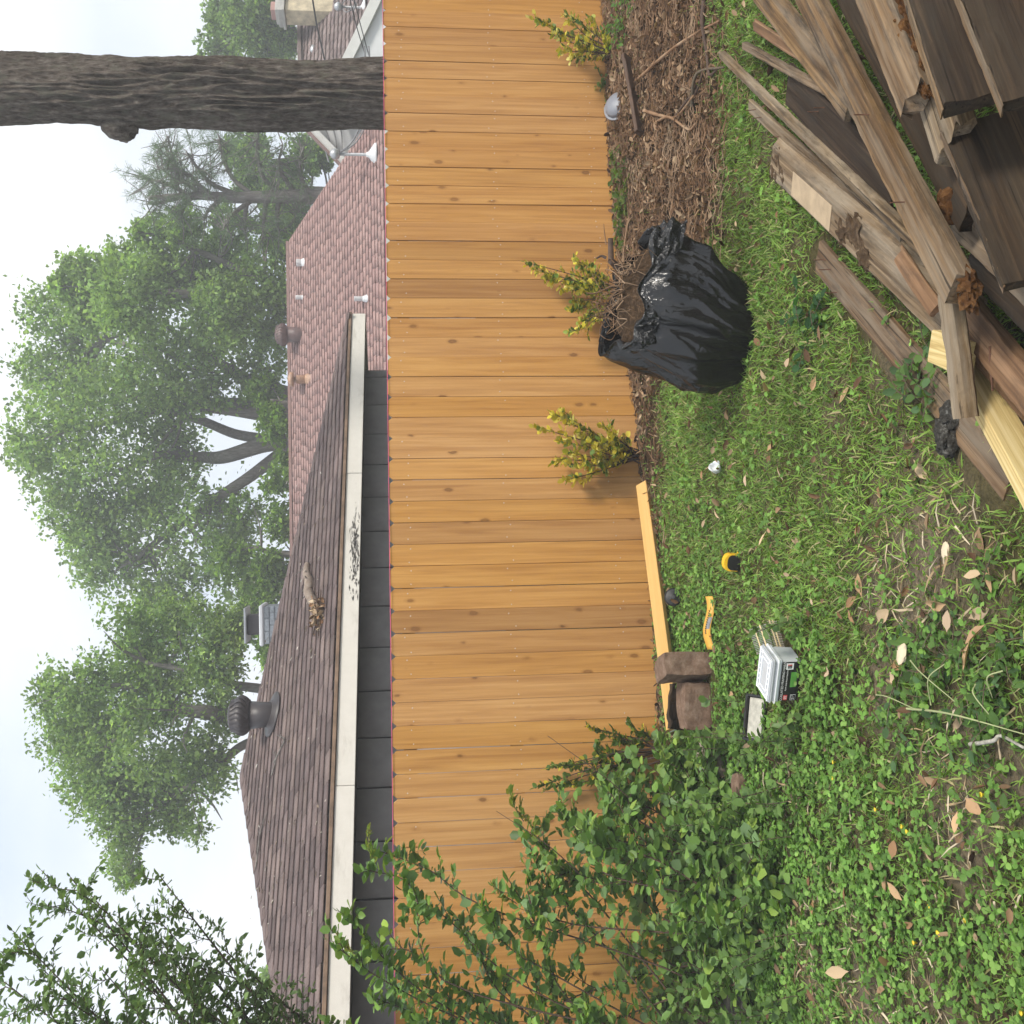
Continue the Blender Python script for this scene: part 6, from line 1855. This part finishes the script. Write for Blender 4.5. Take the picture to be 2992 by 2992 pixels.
child(lab, 'red_badge', rbox('red_badge', (.024, .0008, .018), .0003, 1), 'label_red', (-.078, ly, .012))
text_child(lab, 'lettering', 'GRIP', .0085, 'label_white', (-.078, ly - .0006, .0152), RT)
text_child(lab, 'lettering', 'RITE', .0085, 'label_white', (-.078, ly - .0006, .0080), RT)
child(lab, 'green_picture', rbox('green_picture', (.072, .0006, .026), .0002, 1), 'label_green', (.008, ly, -.016))
child(lab, 'white_panel', rbox('white_panel', (.030, .0006, .032), .0002, 1), 'label_white', (.072, ly, .006))
for a in range(3):
    for b_ in range(3):
        child(lab, 'print_square', rbox('print_square', (.0055, .0004, .0055), .0001, 1), 'label_red' if a > 1 else 'tool_black', (.0655 + a * .0065, ly - .0006, .000 + b_ * .0065))
child(lab, 'degree_frame', rbox('degree_frame', (.027, .0006, .023), .0002, 1), 'label_white', (-.078, ly, -.022))
child(lab, 'degree_panel', rbox('degree_panel', (.024, .0006, .020), .0002, 1), 'label_black', (-.078, ly - .0006, -.022))
text_child(lab, 'lettering', '21°', .0165, 'label_white', (-.077, ly - .0011, -.0225), RT)
# the tub's spare lid leaning beside it
g = onG(2228, 2100)
lid = empty('shallow_tray', g, 'black rimmed shallow plastic lid lying tilted beside the nail tub', 'lid')
lid.rotation_euler = (math.radians(24), math.radians(8), math.radians(6))
child(lid, 'rim', tray('rim', .205, .12, .018, .003, .008), 'tool_black', (0, 0, .035))
child(lid, 'lining', rbox('lining', (.190, .105, .003), .001, 1), 'cardboard_lining', (0, 0, .0400))
# collated nail strips
plain('pale_strip', (0.62, 0.50, 0.26), .6, var=.1)
def nail_strip(label, px, rz, tilt, n=16):
    g = onG(*px, .03)
    o = empty('nail_strip', g, label, 'nails', 'collated nail strips by the tub')
    o.rotation_euler = (tilt, 0, rz)
    V, Q, T = tubes_np([(np.array([(i * .0075, 0, .0 + i * .0022), (i * .0075, .085, .0 + i * .0022)]), np.array([.0019, .0019])) for i in range(n)], 5)
    child(o, 'nails', mesh_np('nails', V, [Q, T]), 'nail_zinc')
    me = bm_mesh('collation_strip', box_bm(n * .0078, .006, .0045))
    for k in range(2):
        child(o, 'collation_strip', me if k == 0 else me.copy(), 'pale_strip' if k == 0 else 'label_white', (n * .0075 / 2, .03 + .028 * k, n * .0011), (0, -.285, 0))
nail_strip('upright fan of collated nails leaning on the tub', (2262, 1895), math.radians(35), math.radians(52))
nail_strip('flat strip of collated nails lying beside the tub', (2292, 1890), math.radians(5), math.radians(10))
# tape measure
g = onG(2160, 1645)
tape = empty('tape_measure', g, 'yellow and black tape measure lying in the grass', 'tape measure')
tape.rotation_euler = (0, math.radians(6), math.radians(-8))
def dshape(w, h, d, r, bev):
    bm = bmesh.new()
    pr = [(-w / 2, 0), (w / 2, 0), (w / 2, h * .55)] + [(w / 2 - r + r * math.cos(a), h - r + r * math.sin(a)) for a in np.linspace(0, PI / 2, 6)] + [(-w / 2 + r + r * math.cos(a), h - r + r * math.sin(a)) for a in np.linspace(PI / 2, PI, 6)]
    fr = [bm.verts.new((a, -d / 2, b_)) for a, b_ in pr]; bk = [bm.verts.new((a, d / 2, b_)) for a, b_ in pr]
    bm.faces.new(fr); bm.faces.new(bk[::-1])
    for k in range(len(pr)): bm.faces.new((fr[k], bk[k], bk[(k + 1) % len(pr)], fr[(k + 1) % len(pr)]))
    return bm_mesh('case', bm, bevel=bev, seg=2)
child(tape, 'case', dshape(.092, .078, .042, .032, .006), 'tool_yellow', (0, .01, .005))
child(tape, 'side_grip', dshape(.078, .062, .006, .026, .002), 'tool_black', (0, -.0135, .004))
child(tape, 'belt_band', rbox('belt_band', (.07, .046, .006), .002, 1), 'tool_black', (-.006, .01, .003))
child(tape, 'blade_tip', rbox('blade_tip', (.014, .024, .003), .001, 1), 'tool_yellow', (.052, .010, .011))
# saw blade sleeve
g = onG(2075, 1820, .035)
slv = empty('blade_sleeve', g, 'bent yellow and grey cardboard blade sleeve on the grass', 'packaging')
slv.rotation_euler = (math.radians(35), 0, math.radians(5))
def strip(name, w, L, y0, bend, mat, z=0.0, n=14, th=.002):
    V = []
    for i in range(n):
        u = i / (n - 1); x_ = (u - .5) * L; zz = bend * math.sin(PI * u) ** 2 + z; yy = .016 * math.sin(2 * PI * u)
        V += [(x_, y0 - w / 2 + yy, zz), (x_, y0 + w / 2 + yy, zz), (x_, y0 + w / 2 + yy, zz + th), (x_, y0 - w / 2 + yy, zz + th)]
    Q = []
    for i in range(n - 1):
        for k in range(4): Q.append((i * 4 + k, i * 4 + (k + 1) % 4, i * 4 + 4 + (k + 1) % 4, i * 4 + 4 + k))
    Q += [(3, 2, 1, 0), tuple((n - 1) * 4 + k for k in range(4))]
    return child(slv, name, mesh_np(name, V, np.array(Q)), mat)
strip('sleeve', .050, .29, 0, .02, 'packaging_yellow')
sg_ = strip('grey_panel', .026, .235, -.008, .02, 'packaging_grey', .0022, th=.001)
for k in range(11):
    child(slv, 'print_mark', rbox('print_mark', (.010, .006, .0006), .0001, 1), 'tool_black', (-.055 + k * .012, .006 + .016 * math.sin(2 * PI * (.5 + (-.055 + k * .012) / .29)), .0040 + .02 * math.sin(PI * (.5 + (-.055 + k * .012) / .29)) ** 2), (0, 0, .6))
# white crumpled cup
g = onG(2108, 1375, .0)
me = lathe('cup', [(.014, 0), (.024, .004), (.030, .03), (.033, .048), (.031, .048), (.027, .03), (.02, .008)], 22, lambda a, i: 1 + .10 * math.sin(3 * a + i) + .05 * math.sin(7 * a))
o = link('crumpled_cup', me, 'plastic_milky', None, tuple(g + np.array([0, 0, .02]))); o.rotation_euler = (.9, .3, .5)
tag(o, 'small crumpled white plastic cap on the lawn', 'cap')
# grey plastic cap by the fence
g = onG(1812, 318, .0)
cap = empty('plastic_dome', g, 'grey ribbed plastic pipe cap lying by the fence litter', 'cap')
cap.rotation_euler = (math.radians(48), 0, math.radians(12))
plain('plastic_grey', (0.20, 0.21, 0.24), .45, var=.1)
child(cap, 'dome', lathe('dome', [(.09, 0), (.095, .012), (.085, .03), (.05, .045), (.012, .05)], 28, lambda a, i: 1 + (.03 * math.cos(14 * a) if i in (1, 2, 3) else 0)), 'plastic_grey', (0, 0, .05))
child(cap, 'brim', lathe('brim', [(.11, -.004), (.115, .0), (.11, .004)], 28), 'plastic_grey', (0, 0, .048))
# black garden light stake
g = onG(1985, 1745, .0)
gl = empty('black_garden_light', g, 'black plastic garden light head toppled beside the new stud', 'garden light')
gl.rotation_euler = (math.radians(70), 0, math.radians(14))
child(gl, 'shade', lathe('shade', [(.055, 0), (.058, .004), (.045, .010), (.02, .016), (.012, .022)], 24), 'tool_black', (0, .035, .02))
child(gl, 'stake', lathe('stake', [(.012, 0), (.012, .07), (.008, .14)], 10), 'tool_black', (0, .05, -.13))
# white paper scrap
for (a, b_, lab_, r) in ((2762, 1605, 'small cream coloured wood chip on the bare soil', .035), (2635, 1905, 'pale papery seed pod on the pulled weeds', .06)):
    me = bm_mesh('scrap', lump_bm(r, a, 2, (.9, .5, .16), .5, 2))
    o = link('pale_scrap', me, plain('cream%d' % a, (.62, .52, .36), .7), None, tuple(onG(a, b_, .05))); o.rotation_euler = (.2, .3, .8)
    tag(o, lab_, 'scrap')

# ------------------------------------------------------------------ rubbish on the dark roof
br_ = [on_roof(*p, .06) for p in z2(0, 900, [(1470, 1205), (1465, 1250), (1480, 1300), (1475, 1340), (1500, 1390), (1530, 1410)])]
P = curve_pts(br_, 6)
fb = empty('fallen_branch', br_[3], 'grey lichened broken branch lying on the dark shingle roof', 'branch')
link('branch', tube_mesh('branch', [(P, np.interp(np.linspace(0, 1, len(P)), [0, .4, 1], [.030, .058, .05]))], 9), 'stone_grey', fb)
link('side_twigs', tube_mesh('side_twigs', twigs_along(P, 7, .16, rw, .009, t0=.0), 5), 'bark_grey', fb)
nest = empty('twig_nest', on_roof(945, 1800), 'clump of dry leaves and twigs caught on the dark roof near its eave', 'debris')
c0 = on_roof(945, 1798, .06)
n = 130
pos = c0 + rw.standard_normal((n, 3)) * np.array([.10, .06, .035])
V, Fl = scatter(LEAF6, pos, frames(rand_dirs(n, rw), rw.uniform(0, 6, n)), .075 * (.5 + .8 * rw.random(n)))
link('leaves', mesh_np('leaves', V, Fl, cols(n, [(.30, .17, .09), (.42, .30, .19), (.20, .11, .06), (.5, .4, .28)], 6, rw)), 'dead_leaf', nest)
link('twigs', tube_mesh('twigs', [(np.array([c0, c0 + rand_dirs(1, rw)[0] * np.array([.3, .2, .1])]), np.array([.006, .003])) for k in range(26)], 5), 'twig_brown', nest)
# long dead twigs draped on the roof
for k, pts in enumerate(([(1300, 530), (1330, 470), (1350, 420), (1310, 400)], [(1215, 1030), (1225, 960), (1240, 850), (1270, 760)], [(1290, 590), (1310, 520), (1310, 480)])):
    P = curve_pts([on_roof(*p, .03) for p in z2(0, 1900, pts)], 6)
    tag(link('roof_twig', tube_mesh('roof_twig', [(P, taper(len(P), .009, .004))] + twigs_along(P, 4, .14, rw, .004), 5), 'bark_grey'), ['forked dead twig on the roof below the turbine vent', 'long dead twig draped over the hip of the dark roof', 'thin dead twig next to the forked one on the roof'][k], 'twig')
pp = [on_roof(rw.uniform(730, 960), rw.uniform(1300, 2700), .022) for k in range(170)]
pp = np.array([p for p in pp if p[2] > EZ + .06])
n = len(pp)
tg = np.stack([he] * n) * rw.standard_normal((n, 1)) + np.stack([np.cross(nF, he)] * n) * rw.standard_normal((n, 1))
V, Fl = scatter(LEAF6, pp, frames(tg, rw.normal(0, .5, n)), .035 + .04 * rw.random(n), .3 + .3 * rw.random(n))
tag(link('roof_debris', mesh_np('roof_debris', V, Fl, cols(n, [(.40, .36, .31), (.55, .52, .47), (.28, .22, .17)], 6, rw)), 'dead_leaf'), 'pale bits of dry leaf and twig strewn over the dark roof', 'debris', None, 'stuff')
# ------------------------------------------------------------------ thin even haze added in place of lens glare, to lighten the far trees
hz_m = bpy.data.materials.new('glare_haze'); hz_m.use_nodes = True
tn_ = hz_m.node_tree
for nd in list(tn_.nodes):
    if nd.type == 'BSDF_PRINCIPLED': tn_.nodes.remove(nd)
pv = tn_.nodes.new('ShaderNodeVolumePrincipled')
pv.inputs['Color'].default_value = (0.97, 0.985, 1.0, 1)
pv.inputs['Density'].default_value = 0.0050
pv.inputs['Anisotropy'].default_value = 0.0
tn_.links.new(pv.outputs['Volume'], tn_.nodes['Material Output'].inputs['Volume'])
me = bm_mesh('haze', box_bm(150, 112, 24.5, None, (0, 36, 11.25)))
o = link('haze', me, hz_m)
tag(o, 'pale added haze standing in for lens glare over the whole scene', 'haze', None, 'stuff')
